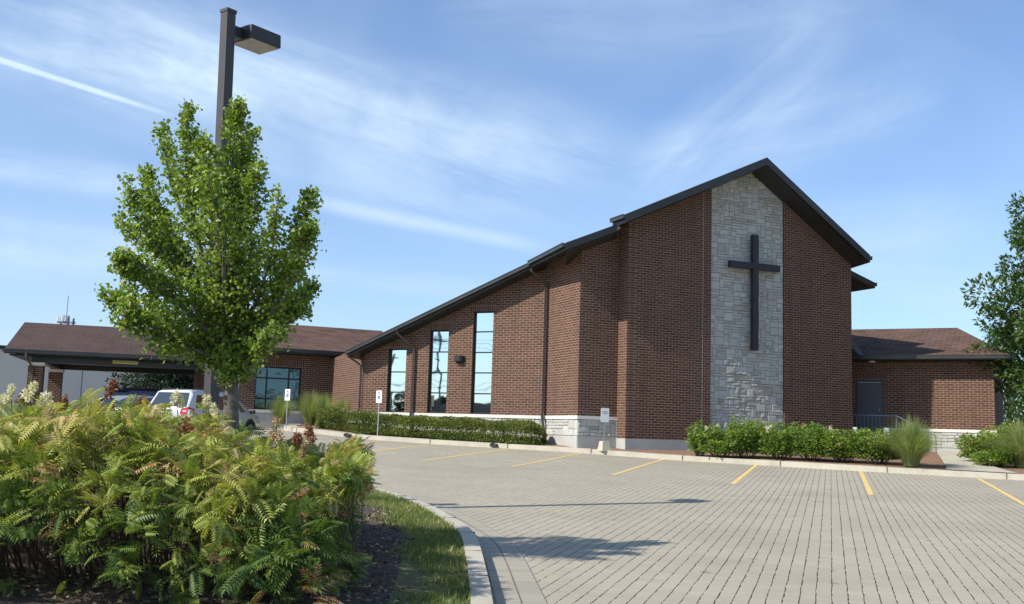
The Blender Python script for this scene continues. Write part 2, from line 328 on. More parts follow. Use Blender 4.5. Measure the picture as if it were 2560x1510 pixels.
# ------------------------------------------------------------------ mesh helpers
def tag(o, label=None, cat=None, group=None, kind=None):
    for k, v in (('label', label), ('category', cat), ('group', group), ('kind', kind)):
        if v: o[k] = v
    return o
def empty(name, loc, label=None, cat=None, group=None, rz=0):
    o = bpy.data.objects.new(name, None); COL.objects.link(o); o.location = tuple(float(v) for v in loc); o.rotation_euler = (0, 0, rz)
    return tag(o, label, cat, group)
class MB:
    def __init__(s): s.v = []; s.f = []; s.mi = []; s.uvs = {}
    def add(s, vs, fs, mi=0):
        b = len(s.v); s.v += [tuple(float(c) for c in v) for v in vs]
        for f in fs: s.f.append(tuple(i+b for i in f)); s.mi.append(mi)
        return s
    def box(s, c, sz, rz=0, mi=0):
        x, y, z = (q/2 for q in sz); cs, sn = math.cos(rz), math.sin(rz)
        vs = [(c[0]+a*x*cs-b*y*sn, c[1]+a*x*sn+b*y*cs, c[2]+d*z) for d in (-1, 1) for a, b in ((-1, -1), (1, -1), (1, 1), (-1, 1))]
        return s.add(vs, [(3, 2, 1, 0), (4, 5, 6, 7), (0, 1, 5, 4), (1, 2, 6, 5), (2, 3, 7, 6), (3, 0, 4, 7)], mi)
    def prism(s, poly, off, mi=0):
        """poly: 3D points, counter-clockwise seen from the outside; extruded by -off"""
        n = len(poly); off = np.array(off, float); top = [np.array(p, float) for p in poly]
        vs = top+[p+off for p in top]
        fs = [tuple(range(n)), tuple(range(2*n-1, n-1, -1))]+[(i, i+n, (i+1) % n+n, (i+1) % n) for i in range(n)]
        return s.add(vs, fs, mi)
    def tube(s, pts, rad, seg=8, mi=0, caps=True):
        pts = [np.array(p, float) for p in pts]; n = len(pts)
        if not hasattr(rad, '__len__'): rad = [rad]*n
        vs = []; a0 = None
        for i, p in enumerate(pts):
            d = pts[min(i+1, n-1)]-pts[max(i-1, 0)]; d = d/(np.linalg.norm(d)+1e-9)
            if a0 is None:
                a0 = np.cross(d, (0, 0, 1.)) if abs(d[2]) < .95 else np.cross(d, (1., 0, 0))
            a = a0-d*(a0@d); a = a/np.linalg.norm(a); a0 = a; b = np.cross(d, a)
            vs += [p+rad[i]*(math.cos(t)*a+math.sin(t)*b) for t in (2*math.pi*(k+.5)/seg for k in range(seg))]
        fs = [(i*seg+k, i*seg+(k+1) % seg, (i+1)*seg+(k+1) % seg, (i+1)*seg+k) for i in range(n-1) for k in range(seg)]
        if caps: fs += [tuple(range(seg-1, -1, -1)), tuple((n-1)*seg+k for k in range(seg))]
        return s.add(vs, fs, mi)
    def build(s, name, mats, parent=None, smooth=False, bevel=0, attr=None, uv=True, origin=None):
        me = bpy.data.meshes.new(name)
        V = np.array(s.v, float)
        o = bpy.data.objects.new(name, me)
        if origin is not None and parent is None:
            V = V-np.array(origin, float); o.location = tuple(float(q) for q in origin)
        elif parent is not None:
            inv = np.array(parent.matrix_basis.inverted()); V = V@inv[:3, :3].T+inv[:3, 3]
            o.parent = parent
        me.from_pydata([tuple(v) for v in V], [], s.f)
        for mm in (mats if isinstance(mats, (list, tuple)) else [mats]): me.materials.append(MATS[mm])
        me.polygons.foreach_set('material_index', s.mi)
        if smooth: me.polygons.foreach_set('use_smooth', [True]*len(s.f))
        if uv:
            ul = me.uv_layers.new(name='UVMap'); A = np.array(s.v, float)
            for pi, p_ in enumerate(me.polygons):
                if pi in s.uvs:
                    for k, li in enumerate(p_.loop_indices): ul.data[li].uv = s.uvs[pi][k]
                    continue
                idx = [me.loops[li].vertex_index for li in p_.loop_indices]
                q = A[idx]; nrm = np.cross(q[1]-q[0], q[2]-q[0]); ln = np.linalg.norm(nrm)
                nrm = nrm/ln if ln > 1e-12 else np.array([0, 0, 1.])
                h = math.hypot(nrm[0], nrm[1])
                if h < .05: uvv = q[:, :2]
                else:
                    t = np.array([-nrm[1], nrm[0]])/h; uvv = np.stack([q[:, :2]@t, q[:, 2]/h], 1)
                for k, li in enumerate(p_.loop_indices): ul.data[li].uv = tuple(uvv[k])
        if attr is not None:
            at_ = me.attributes.new('rnd', 'FLOAT', 'FACE'); at_.data.foreach_set('value', attr)
        COL.objects.link(o)
        if bevel:
            bm = o.modifiers.new('bevel', 'BEVEL'); bm.width = bevel; bm.segments = 2; bm.limit_method = 'ANGLE'
        return o
def build_np(name, V, F, rnd, mat, parent=None, smooth=False, origin=None):
    """V (n,3), F (m,k) same-size faces, rnd (m,)"""
    me = bpy.data.meshes.new(name); o = bpy.data.objects.new(name, me)
    V = np.asarray(V, float)
    if parent is not None:
        inv = np.array(parent.matrix_basis.inverted()); V = V@inv[:3, :3].T+inv[:3, 3]; o.parent = parent
    elif origin is not None:
        V = V-np.array(origin, float); o.location = tuple(float(q) for q in origin)
    k = F.shape[1]
    me.vertices.add(len(V)); me.vertices.foreach_set('co', V.astype(np.float32).ravel())
    me.loops.add(F.size); me.loops.foreach_set('vertex_index', F.astype(np.int32).ravel())
    me.polygons.add(len(F)); me.polygons.foreach_set('loop_start', np.arange(0, F.size, k, dtype=np.int32))
    try: me.polygons.foreach_set('loop_total', np.full(len(F), k, dtype=np.int32))
    except Exception: pass
    me.update(calc_edges=True)
    if smooth: me.polygons.foreach_set('use_smooth', np.ones(len(F), bool))
    me.materials.append(MATS[mat])
    a = me.attributes.new('rnd', 'FLOAT', 'FACE'); a.data.foreach_set('value', np.asarray(rnd, np.float32))
    COL.objects.link(o); return o
def frames(dirs, roll=None):
    """orthonormal frames: x along dirs, z roughly up, optional roll"""
    d = dirs/np.linalg.norm(dirs, axis=1, keepdims=True)
    up = np.tile([0, 0, 1.], (len(d), 1)); up[np.abs(d[:, 2]) > .97] = [1, 0, 0]
    y = np.cross(up, d); y /= np.linalg.norm(y, axis=1, keepdims=True); z = np.cross(d, y)
    if roll is not None:
        c, s_ = np.cos(roll)[:, None], np.sin(roll)[:, None]; y, z = y*c+z*s_, z*c-y*s_
    return d, y, z
def scatter(tv, tf, P, D, S, roll, rnd, jit=.0):
    """instances of a template (tv verts, tf faces) at P pointing along D with size S"""
    x, y, z = frames(D, roll); n = len(P); k = len(tv)
    V = P[:, None, :]+S[:, None, None]*(tv[None, :, 0, None]*x[:, None]+tv[None, :, 1, None]*y[:, None]+tv[None, :, 2, None]*z[:, None])
    F = tf[None]+(np.arange(n)*k)[:, None, None]
    r = np.repeat(rnd, len(tf))
    if jit: r = np.clip(r+rng.normal(0, jit, len(r)), 0, 1)
    return V.reshape(-1, 3), F.reshape(-1, tf.shape[1]), r
LEAF_T = np.array([[0, 0, 0], [.45, .26, .06], [1, 0, -.04], [.45, -.26, .06]]); LEAF_F = np.array([[0, 1, 2, 3]])
def frond_template(pairs=8, L=.36, droop=.32):
    vs = []; fs = []
    def leaflet(o, d, l, wd, dz):
        d = np.array(d)/np.linalg.norm(d); s = np.cross((0, 0, 1.), d); s /= np.linalg.norm(s); b = len(vs)
        o = np.array(o)
        vs.extend([o, o+d*l*.42+s*wd*.5+np.array([0, 0, .02]), o+d*l+np.array([0, 0, -dz*l]), o+d*l*.42-s*wd*.5+np.array([0, 0, .02])]); fs.append((b, b+1, b+2, b+3))
    for i in range(pairs):
        t = .16+.8*i/(pairs-1); z = .12*t-droop*t*t; l = L*(.55+.9*math.sin(math.pi*(.22+.62*t)))*.72
        for s in (-1, 1): leaflet((t, 0, z), (.42, s*.9, 0.0), l, .092, .35)
    leaflet((1, 0, .12-droop), (1, 0, -.2), .22, .08, .4)
    # rachis as a thin quad strip
    for a, b_ in ((0, .5), (.5, 1.)):
        za, zb = .12*a-droop*a*a, .12*b_-droop*b_*b_; b = len(vs)
        vs.extend([np.array([a, -.008, za]), np.array([b_, -.006, zb]), np.array([b_, .006, zb]), np.array([a, .008, za])]); fs.append((b, b+1, b+2, b+3))
    return np.array(vs, float), np.array(fs)
FR_V, FR_F = frond_template()

# ------------------------------------------------------------------ terrain
_cx = [-30, -13, -9, -7.1, -5.4, -2, 2.4, 5, 7, 30]; _cz = [0, .10, .32, .27, .15, .10, .08, .01, 0, 0]
def T(x, y):
    yy = min(max(y, -12), 46); t = min(max((y-26)/10, 0), 1); t = t*t*(3-2*t)
    return .03*yy+float(np.interp(x, _cx, _cz))*t
def on_ground(px, py, dz=0.):
    d = ray(px, py); t = 5.
    for _ in range(60):
        p_ = CAM+d*t; f = p_[2]-T(p_[0], p_[1])-dz; t += f/(-d[2]+.03)*.8 if d[2] < .03 else .1
    return CAM+d*t
# building-side kerb (front foot), left to right
KERB = [(-9.6, 47), (-9.0, 43.5), (-8.75, 41.2), (-8.2, 39.95), (-7.1, 39.3), (-5.4, 38.6), (-4.57, 38.2), (-2.24, 37.0), (.14, 35.8), (2.45, 34.55), (5.0, 33.35), (7.6, 31.9),
        (10.1, 30.3), (12.8, 28.75), (16, 27.2), (21, 25), (30, 21.5), (45, 17)]
def offs(poly, d):
    out = []
    for i, p_ in enumerate(poly):
        a = np.array(poly[max(i-1, 0)]); b = np.array(poly[min(i+1, len(poly)-1)]); t = (b-a)/np.linalg.norm(b-a)
        out.append(np.array(p_)+d*np.array([-t[1], t[0]]))
    return out
def strip(name, A, B, za, zb, mat, kind='structure', uvw=None):
    mb = MB()
    for i in range(len(A)-1):
        q = [(A[i][0], A[i][1], za(*A[i])), (A[i+1][0], A[i+1][1], za(*A[i+1])), (B[i+1][0], B[i+1][1], zb(*B[i+1])), (B[i][0], B[i][1], zb(*B[i]))]
        mb.add(q, [(0, 1, 2, 3)])
        if uvw:
            mb.uvs[len(mb.f)-1] = [(uvw[0][i], 0), (uvw[0][i+1], 0), (uvw[0][i+1], uvw[1]), (uvw[0][i], uvw[1])]
    o = mb.build(name, mat); return tag(o, kind=kind)
def dense(poly, step=.4):
    out = []
    for a, b in zip(poly[:-1], poly[1:]):
        a = np.array(a); b = np.array(b); n = max(1, int(np.linalg.norm(b-a)/step))
        out += [a+(b-a)*i/n for i in range(n)]
    return out+[np.array(poly[-1])]
def smooth_poly(poly, it=2):
    for _ in range(it):
        q = [np.array(poly[0])]
        for a, b in zip(poly[:-1], poly[1:]):
            a = np.array(a); b = np.array(b); q += [a*.75+b*.25, a*.25+b*.75]
        poly = q+[np.array(poly[-1])]
    return poly
# base ground to the horizon and the paved lot
def grid(name, xs, ys, dz, mat):
    V = np.array([[x, y, T(x, y)+dz] for y in ys for x in xs]); nx = len(xs)
    F = np.array([[j*nx+i, j*nx+i+1, (j+1)*nx+i+1, (j+1)*nx+i] for j in range(len(ys)-1) for i in range(nx-1)])
    o = build_np(name, V, F, np.zeros(len(F)), mat, smooth=True); tag(o, kind='structure'); return o
xs = sorted(set(list(np.arange(-40, 41, 1.0))+[-900, -400, -150, -70, 70, 150, 400, 900])); ys = sorted(set(list(np.arange(-14, 62, 1.0))+[-900, -400, -120, -40, 90, 150, 400, 900]))
grid('ground', xs, ys, -.12, 'far_ground')
grid('parking_lot', list(np.arange(-34, 34.1, .5)), list(np.arange(-13, 55, .5)), 0., 'permeable_pavers')
K = smooth_poly(KERB, 1)
KT = offs(K, .50)            # kerb top back
KH = .15
mb = MB(); k0 = K; kin = KT; kf = offs(K, .02)
for i in range(len(K)-1):
    z0, z1 = T(*K[i]), T(*K[i+1])
    A = [(K[i][0], K[i][1], z0-.1), (K[i+1][0], K[i+1][1], z1-.1), (kf[i+1][0], kf[i+1][1], z1+KH), (kf[i][0], kf[i][1], z0+KH)]
    mb.add(A, [(0, 1, 2, 3)])
    mb.add([A[3], A[2], (KT[i+1][0], KT[i+1][1], z1+KH+.004), (KT[i][0], KT[i][1], z0+KH+.004)], [(0, 1, 2, 3)])
    mb.add([(KT[i][0], KT[i][1], z0+KH+.004), (KT[i+1][0], KT[i+1][1], z1+KH+.004), (KT[i+1][0], KT[i+1][1], z1-.1), (KT[i][0], KT[i][1], z0-.1)], [(0, 1, 2, 3)])
tag(mb.build('kerb', 'kerb_concrete'), kind='structure')
# kerb joints
mb = MB(); acc = 0; last = None; nxt = 1.1
for i in range(len(K)-1):
    a, b = np.array(K[i]), np.array(K[i+1]); l = np.linalg.norm(b-a); t = (b-a)/l; nn = np.array([-t[1], t[0]])
    while nxt < acc+l:
        c = a+t*(nxt-acc); z = T(*c); mb.box((c[0]+nn[0]*.247, c[1]+nn[1]*.247, z+.072), (.016, .505, .172), math.atan2(t[1], t[0])); nxt += 3.05
    acc += l
tag(mb.build('kerb_joint', 'joint_dark'), kind='structure')
# beds behind the kerb
def bedz(x, y): return T(x, y)+KH-.03
mb = MB(); STEPS = [0, .25, .8, 1.5, 2.5, 4, 8, 18, 40]
rows = [offs(K, .49+s) if s < 5 else [np.array(q)+np.array([s*.25, s]) for q in KT] for s in STEPS]
def bz(q, k_, s): f = min(max((k_[0]-8.)/5., 0), 1); return T(*k_)+KH-.015+.05*min(s, 2.0)+(.02 if s > .2 else 0)+f*.055*min(max(s-2, 0), 9)
for r in range(len(STEPS)-1):
    for i in range(len(K)-1):
        q = [(rows[r][i], K[i], STEPS[r]), (rows[r][i+1], K[i+1], STEPS[r]), (rows[r+1][i+1], K[i+1], STEPS[r+1]), (rows[r+1][i], K[i], STEPS[r+1])]
        mb.add([(a[0], a[1], bz(a, b, s)) for a, b, s in q], [(0, 1, 2, 3)])
tag(mb.build('planting_bed', 'mulch', smooth=True), kind='structure')
def bed_at(x, y):
    best = min(range(len(K)), key=lambda i: (K[i][0]-x)**2+(K[i][1]-y)**2); s = math.hypot(K[best][0]-x, K[best][1]-y)
    f = min(max((K[best][0]-8.)/5., 0), 1); return T(*K[best])+KH-.015+.05*min(s, 2.0)+.01+f*.055*min(max(s-2, 0), 9)
# stall lines
for (x0, y0), (x1, y1) in [((954, 1103.5), (850, 1116)), ((1108, 1111), (863, 1137)), ((1276, 1123), (1057, 1152)), ((1456, 1134), (1279, 1167)), ((1664, 1147.5), (1531, 1188)),
                           ((1893, 1161), (1831, 1211)), ((2152, 1178.5), (2178, 1238)), ((2447, 1197), (2640, 1306))]:
    a = on_ground(x0, y0)[:2]; b = on_ground(x1, y1)[:2]; d = (b-a)/np.linalg.norm(b-a); nn = np.array([-d[1], d[0]])*.05
    a = a+d*.02; n_ = 10; P_ = [a+(b-a)*i/n_ for i in range(n_+1)]
    strip('parking_line', [q+nn for q in P_], [q-nn for q in P_], lambda x, y: T(x, y)+.005, lambda x, y: T(x, y)+.005, 'worn_yellow_paint')
# island on the left with kerb and border course
IS = [(1.2, 1.5), (.75, 3.6), (.35, 5.4), (.0, 7.2)]+[tuple(on_ground(*q)[:2]) for q in ((1235, 1510), (1223, 1462), (1211, 1410), (1197, 1370), (1178, 1345), (1154, 1328), (1113, 1302), (1083, 1285), (1035, 1267), (985, 1250), (930, 1234))]
IS += [(-3.0, 19.4), (-4.2, 20.2), (-6.5, 21.0), (-11, 21.3), (-20, 21.3)]
I0 = smooth_poly(IS, 2)
I1 = offs(I0, .03); I2 = offs(I0, .20)
ZK = .13
mb = MB()
for i in range(len(I0)-1):
    z0, z1 = T(*I0[i]), T(*I0[i+1])
    r0 = [(*I0[i], z0-.05), (*I1[i], z0+ZK), (*I2[i], z0+ZK+.006), (*I2[i], z0-.05)]; r1 = [(*I0[i+1], z1-.05), (*I1[i+1], z1+ZK), (*I2[i+1], z1+ZK+.006), (*I2[i+1], z1-.05)]
    for k in range(3): mb.add([r0[k], r1[k], r1[k+1], r0[k+1]], [(0, 1, 2, 3)])
tag(mb.build('kerb', 'kerb_concrete'), kind='structure')
mb = MB(); acc = 0; nxt = .6
for i in range(len(I0)-1):
    a, b = np.array(I0[i]), np.array(I0[i+1]); l = np.linalg.norm(b-a); t = (b-a)/l; nn = np.array([-t[1], t[0]])
    while nxt < acc+l:
        c = a+t*(nxt-acc); z = T(*c); mb.box((c[0]+nn[0]*.107, c[1]+nn[1]*.107, z+.062), (.007, .190, .150), math.atan2(t[1], t[0])); nxt += 1.52
    acc += l
tag(mb.build('kerb_joint', 'joint_dark'), kind='structure')
# border course of pavers along the island kerb (two rows of headers)
ln = [0]
for a, b in zip(I0[:-1], I0[1:]): ln.append(ln[-1]+float(np.linalg.norm(np.array(b)-np.array(a))))
for q0, q1 in ((-.02, -.235), (-.243, -.45)):
    A = offs(I0, q0); B = offs(I0, q1); mb = MB()
    for i in range(len(I0)-1):
        mb.add([(*B[i], T(*B[i])+.006), (*B[i+1], T(*B[i+1])+.006), (*A[i+1], T(*A[i+1])+.006), (*A[i], T(*A[i])+.006)], [(0, 1, 2, 3)])
        mb.uvs[len(mb.f)-1] = [(.0, ln[i]), (0., ln[i+1]), (.208, ln[i+1]), (.208, ln[i])]
    tag(mb.build('border_course', 'border_pavers'), kind='structure')
# island surface: turf strip then dark mulch
def isl_z(x, y, s): return T(x, y)+ZK-.02+.05*min(s, 3.)
st_ = [0.0, .3, .62, 1.3, 2.2, 4, 8, 20]
rows = [offs(I0, .2)]+[[np.array(q)+np.array([-s, 0]) for q in offs(I0, .2)] for s in st_[1:]]
for nm, r0, r1, mt in (('lawn', 0, 2, 'soil_turf'), ('planting_bed', 2, 7, 'dark_mulch')):
    mb = MB()
    for r in range(r0, r1):
        for i in range(len(I0)-1):
            q = [(rows[r][i], st_[r]), (rows[r][i+1], st_[r]), (rows[r+1][i+1], st_[r+1]), (rows[r+1][i], st_[r+1])]
            mb.add([(a[0], a[1], isl_z(a[0], a[1], s)) for a, s in q], [(0, 1, 2, 3)])
    tag(mb.build(nm, mt, smooth=True), kind='structure')
def edge_dist(x, y):
    """distance of a point left of the island kerb"""
    best = 9e9
    for i in range(len(I0)-1):
        if (I0[i][1]-y)*(I0[i+1][1]-y) <= 0 and I0[i][1] < 19.5: best = I0[i][0]+(I0[i+1][0]-I0[i][0])*(y-I0[i][1])/(I0[i+1][1]-I0[i][1]+1e-9); break
    return best-x-.2 if best < 9e8 else 3.
# ------------------------------------------------------------------ church
ch = empty('church_building', (8, 40, 1.0), 'brown brick church with tall gabled front, pale stone panel, dark cross and low shingled wings', 'church')
e = np.array([.917, .4]); e /= np.linalg.norm(e); n = np.array([e[1], -e[0]])
El = np.array([3.88, 35.16]); Er = El+e*9.55
Dp = np.array([3.64, 35.72]); BC = np.array([2.29, 35.13]); AB = np.array([1.32, 37.35]); AL = np.array([-5.64, 40.86])
GL = np.array([-10.6, 44.5])-e*1.6; GR = np.array([-10.6, 44.5])+e*3.6
FL = np.array([13.5, 41.5]); fd = np.array([.89, -.45]); fd /= np.linalg.norm(fd); fn = np.array([fd[1], -fd[0]]); FR = FL+fd*5.04
def W(L, R, s, z, o=0.):
    L = np.array(L); R = np.array(R); d = (R-L)/np.linalg.norm(R-L); nn = np.array([d[1], -d[0]]); q = L+d*s+nn*o; return np.array([q[0], q[1], z])
def wall(name, L, R, zb, prof, mat, openings=(), th=.28, parent=ch, out=0.):
    d = (np.array(R)-np.array(L)); ln_ = np.linalg.norm(d); d = d/ln_; nn = np.array([d[1], -d[0]]); off = (-nn[0]*th, -nn[1]*th, 0)
    ps = [p_[0] for p_ in prof]; pz = [p_[1] for p_ in prof]; s0_, s1_ = ps[0], ps[-1]
    cuts = sorted(set([s0_, s1_]+ps[1:-1]+[q for o_ in openings for q in o_[:2]]))
    mb = MB()
    def piece(a, b, za, zb_, ta, tb): mb.prism([W(L, R, a, za, out), W(L, R, b, zb_, out), W(L, R, b, tb, out), W(L, R, a, ta, out)], off)
    for a, b in zip(cuts[:-1], cuts[1:]):
        ta, tb = np.interp(a, ps, pz), np.interp(b, ps, pz)
        op = [o_ for o_ in openings if o_[0] <= a+1e-6 and o_[1] >= b-1e-6]
        if not op: piece(a, b, zb, zb, ta, tb)
        else:
            o_ = op[0]
            if o_[2] > zb+.01: piece(a, b, zb, zb, o_[2], o_[2])
            piece(a, b, o_[3], o_[3], ta, tb)
    return mb.build(name, mat, parent)
def lw(a, b): return float(np.linalg.norm(np.array(b)-np.array(a)))
# main gable front: brick either side of the stone panel
SP0, SP1 = 3.33, 6.47
ZE = 1.62
pk = 4.94; zpk = 11.50
def gz(s): return zpk-(pk-s)*.49 if s < pk else zpk-(s-pk)*.60
wall('brick_wall', El, Er, ZE, [(0, gz(0)), (SP0-.001, gz(SP0))], 'brick_masonry')
wall('brick_wall', El, Er, ZE, [(SP1+.001, gz(SP1)), (9.55, gz(9.55))], 'brick_masonry')
wall('stone_backing', El, Er, ZE-.6, [(SP0, gz(SP0)), (pk, gz(pk)), (SP1, gz(SP1))], 'stone_mortar', out=-.09)
wall('foundation', El, Er, .6, [(0.0, ZE), (9.57, ZE)], 'concrete_foundation', out=.012)
# side walls of the projecting front
wall('brick_wall', Dp, El-n*.002, ZE, [(0, gz(0)+.15), (lw(Dp, El)-.001, gz(0))], 'brick_masonry')
wall('foundation', Dp, El, .6, [(0, ZE), (lw(Dp, El)+.01, ZE)], 'concrete_foundation', out=.012)
wall('brick_wall', Er, Er-n*9, ZE, [(0.001, 8.6), (9, 8.6)], 'brick_masonry')
# C (shaded return), B (sunlit), A (window wall)
ZL = 2.33
wall('brick_wall', BC, Dp, ZL, [(0, 8.12), (lw(BC, Dp), 8.75)], 'brick_masonry')
wall('brick_wall', AB, BC, ZL, [(0, 7.95), (lw(AB, BC)-.001, 8.16)], 'brick_masonry')
LA = lw(AL, AB)
WINS = [(1.09, 1.90, ZL+.02, 4.75, [3.10, 3.87]), (2.90, 3.72, ZL+.02, 5.43, [3.09, 3.85, 4.62]), (4.75, 5.58, ZL+.02, 6.09, [3.08, 3.84, 4.59, 5.35])]
wall('brick_wall', AL, AB, ZL, [(0, 4.95), (LA-.001, 7.62)], 'brick_masonry', [w_[:4] for w_ in WINS])
wall('brick_wall', AL-n*5.4, AL, ZL, [(0, 4.6), (5.4-.001, 4.95)], 'brick_masonry')
for a, b in ((AL-n*5.4, AL), (AL, AB), (AB, BC), (BC, Dp)):
    l = lw(a, b); wall('foundation', a, b, .7, [(0, 1.66), (l, 1.66)], 'concrete_foundation', out=.02)
    wall('precast_ledge', a, b, ZL-.115, [(-.045, ZL), (l+.045 if b is not Dp else l, ZL)], 'precast_ledge', out=.05)
# random ashlar stone in real relief
def ashlar(name, L, R, s0, s1, z0, topf, out, cell=.105, maxw=4, maxh=3, depth=.05, parent=ch, seed=1):
    r = random.Random(seed); nx = int(round((s1-s0)/cell)); nz = int((topf((s0+s1)/2)-z0)/cell)+2; cx = (s1-s0)/nx
    used = [[False]*nx for _ in range(nz)]; mb = MB(); attr = []
    for j in range(nz):
        for i in range(nx):
            if used[j][i]: continue
            wd = r.choice([1, 2, 2, 3, 3, 4, 5]); hd = r.choice([1, 1, 1, 1, 2, 2, 3])
            if hd == 3: wd = min(max(wd, 2), 4)
            k = 0
            while k < wd and i+k < nx and not used[j][i+k]: k += 1
            wd = k; hd = min(hd, nz-j)
            for a in range(hd):
                for b in range(wd):
                    if used[j+a][i+b]: hd = a; break
                else: continue
                break
            hd = max(hd, 1)
            for a in range(hd):
                for b in range(wd): used[j+a][i+b] = True
            a0, a1 = s0+i*cx+.006, s0+(i+wd)*cx-.006; b0, b1 = z0+j*cell+.006, z0+(j+hd)*cell-.006
            t0, t1 = topf(a0), topf(a1)
            if b0 >= min(t0, t1)-.02: continue
            q1, q2 = min(b1, t0), min(b1, t1)
            dz = depth*r.uniform(.35, 1.); ch_ = .012
            F_ = [(a0, b0), (a1, b0), (a1, q2), (a0, q1)]; cxm, czm = (a0+a1)/2, (b0+max(q1, q2))/2
            back = [W(L, R, s, z, out-.05) for s, z in F_]
            rim = [W(L, R, s, z, out+dz*.25) for s, z in F_]
            fr_ = [W(L, R, s+(ch_ if s < cxm else -ch_), z+(ch_ if z < czm else -ch_), out+dz*r.uniform(.62, 1.0)) for s, z in F_]
            mid = W(L, R, cxm+r.uniform(-.2, .2)*(a1-a0), czm+r.uniform(-.2, .2)*(b1-b0), out+dz*r.uniform(.8, 1.25))
            vs = back+rim+fr_+[mid]
            fs = [(0, 1, 5, 4), (1, 2, 6, 5), (2, 3, 7, 6), (3, 0, 4, 7), (4, 5, 9, 8), (5, 6, 10, 9), (6, 7, 11, 10), (7, 4, 8, 11), (8, 9, 12), (9, 10, 12), (10, 11, 12), (11, 8, 12)]
            mb.add(vs, fs); attr += [r.random()]*len(fs)
    return mb.build(name, 'limestone', parent, attr=attr, uv=False)
ashlar('stone_panel', El, Er, SP0+.004, SP1-.004, ZE-.5, lambda s: gz(s)-.05, -.075, cell=.098, depth=.04, seed=3)
for a, b, sd in ((AL, AB, 5), (AB, BC, 6), (BC, Dp, 7)):
    l = lw(a, b); wall('stone_backing', a, b, 1.66, [(0.02, ZL-.115), (l-.02, ZL-.115)], 'stone_mortar', out=-.02)
    ashlar('stone_base', a, b, .005, l-.005, 1.665, lambda s: ZL-.118, .0, cell=.109, depth=.03, seed=sd)
# soldier courses over the windows
def soldier(L, R, s0, s1, z0, z1):
    mb = MB(); mb.prism([W(L, R, s0, z0, .004), W(L, R, s1, z0, .004), W(L, R, s1, z1, .004), W(L, R, s0, z1, .004)], tuple(-.05*q for q in (*([((R-L)/lw(L, R))[1], -((R-L)/lw(L, R))[0]]), 0)))
    return mb.build('soldier_course', 'soldier_brick', ch)
for w_ in WINS: soldier(AL, AB, w_[0]-.12, w_[1]+.12, w_[3], w_[3]+.29)
# expansion joint and stack bond beside the stone panel
mb = MB(); nn3 = np.array([n[0], n[1], 0])
mb.prism([W(El, Er, 2.99, ZE, .003), W(El, Er, 3.003, ZE, .003), W(El, Er, 3.003, gz(3)-.1, .003), W(El, Er, 2.99, gz(3)-.1, .003)], -nn3*.02)
mb.build('expansion_joint', 'stone_mortar', ch)
# windows
def window(L, R, s0, s1, z0, z1, rails, stiles=(), glass='mirror_glass', rec=.11, bar=.045, parent=ch):
    d = (np.array(R)-np.array(L))/lw(L, R); rz = math.atan2(d[1], d[0]); nn = np.array([d[1], -d[0], 0])
    fr_ = MB()
    def bx(a0, a1, b0, b1, o0, o1, tgt):
        c = W(L, R, (a0+a1)/2, (b0+b1)/2, (o0+o1)/2); tgt.box(c, (a1-a0, o1-o0, b1-b0), rz)
    bx(s0, s0+bar, z0, z1, -rec-.06, -rec, fr_); bx(s1-bar, s1, z0, z1, -rec-.06, -rec, fr_)
    bx(s0+bar, s1-bar, z0, z0+bar, -rec-.06, -rec-.002, fr_); bx(s0+bar, s1-bar, z1-bar, z1, -rec-.06, -rec-.002, fr_)
    for z in rails: bx(s0+bar, s1-bar, z-bar/2, z+bar/2, -rec-.055, -rec-.003, fr_)
    for s in stiles:
        zz = [z0+bar]+list(rails)+[z1-bar]
        bx(s-bar/2, s+bar/2, z0+bar, z1-bar, -rec-.054, -rec-.006, fr_)
    f = fr_.build('window', 'dark_frame', parent)
    ss = [s0+bar]+list(stiles)+[s1-bar]; zz = [z0+bar]+list(rails)+[z1-bar]
    for i in range(len(ss)-1):
        for j in range(len(zz)-1):
            g = MB(); tl = random.uniform(-.0016, .0016); tt = random.uniform(-.0016, .0016)
            q = [W(L, R, ss[i], zz[j], -rec-.03+tl), W(L, R, ss[i+1], zz[j], -rec-.03+tt), W(L, R, ss[i+1], zz[j+1], -rec-.03+tt), W(L, R, ss[i], zz[j+1], -rec-.03+tl)]
            g.prism(q, -nn*.012)
            pane = g.build('pane', glass, ch); pane.parent = f
    return f
for w_ in WINS: window(AL, AB, w_[0], w_[1], w_[2], w_[3], w_[4])
# roofs
def roof_slab(name, mb, mats=('roof_shingles', 'bronze_metal')):
    return mb.build(name, list(mats), ch)
def slab(mb, top, th, mi_top=0, mi_side=1):
    """top: 3D polygon counter-clockwise from above; vertical thickness th"""
    n_ = len(top); vs = [np.array(p_, float) for p_ in top]+[np.array(p_, float)-(0, 0, th) for p_ in top]
    mb.add(vs, [tuple(range(n_))], mi_top); mb.add(vs, [tuple(range(2*n_-1, n_-1, -1))]+[(i, i+n_, (i+1) % n_+n_, (i+1) % n_) for i in range(n_)], mi_side)
def SN(s, o, z): q = El+e*s+n*o; return np.array([q[0], q[1], z])
RK = dict(l=(-.62, 8.95), p=(5.05, 11.63), r=(9.42, 8.72))
OV = .88; BK = -9; DB = .9
mb = MB(); th = .27
slab(mb, [SN(RK['l'][0], OV, RK['l'][1]), SN(RK['p'][0], OV, RK['p'][1]), SN(RK['p'][0], BK, RK['p'][1]-DB), SN(4.7, BK, RK['p'][1]-DB-.3), SN(RK['l'][0], -.02, RK['l'][1]-.01)], th)
slab(mb, [SN(RK['p'][0]+.001, OV, RK['p'][1]), SN(RK['r'][0]+.25, OV, RK['r'][1]-.15), SN(RK['r'][0]+.25, BK, RK['r'][1]-.15-DB), SN(RK['p'][0]+.001, BK, RK['p'][1]-DB)], th)
roof_slab('roof', mb, ('roof_shingles', 'bronze_metal'))
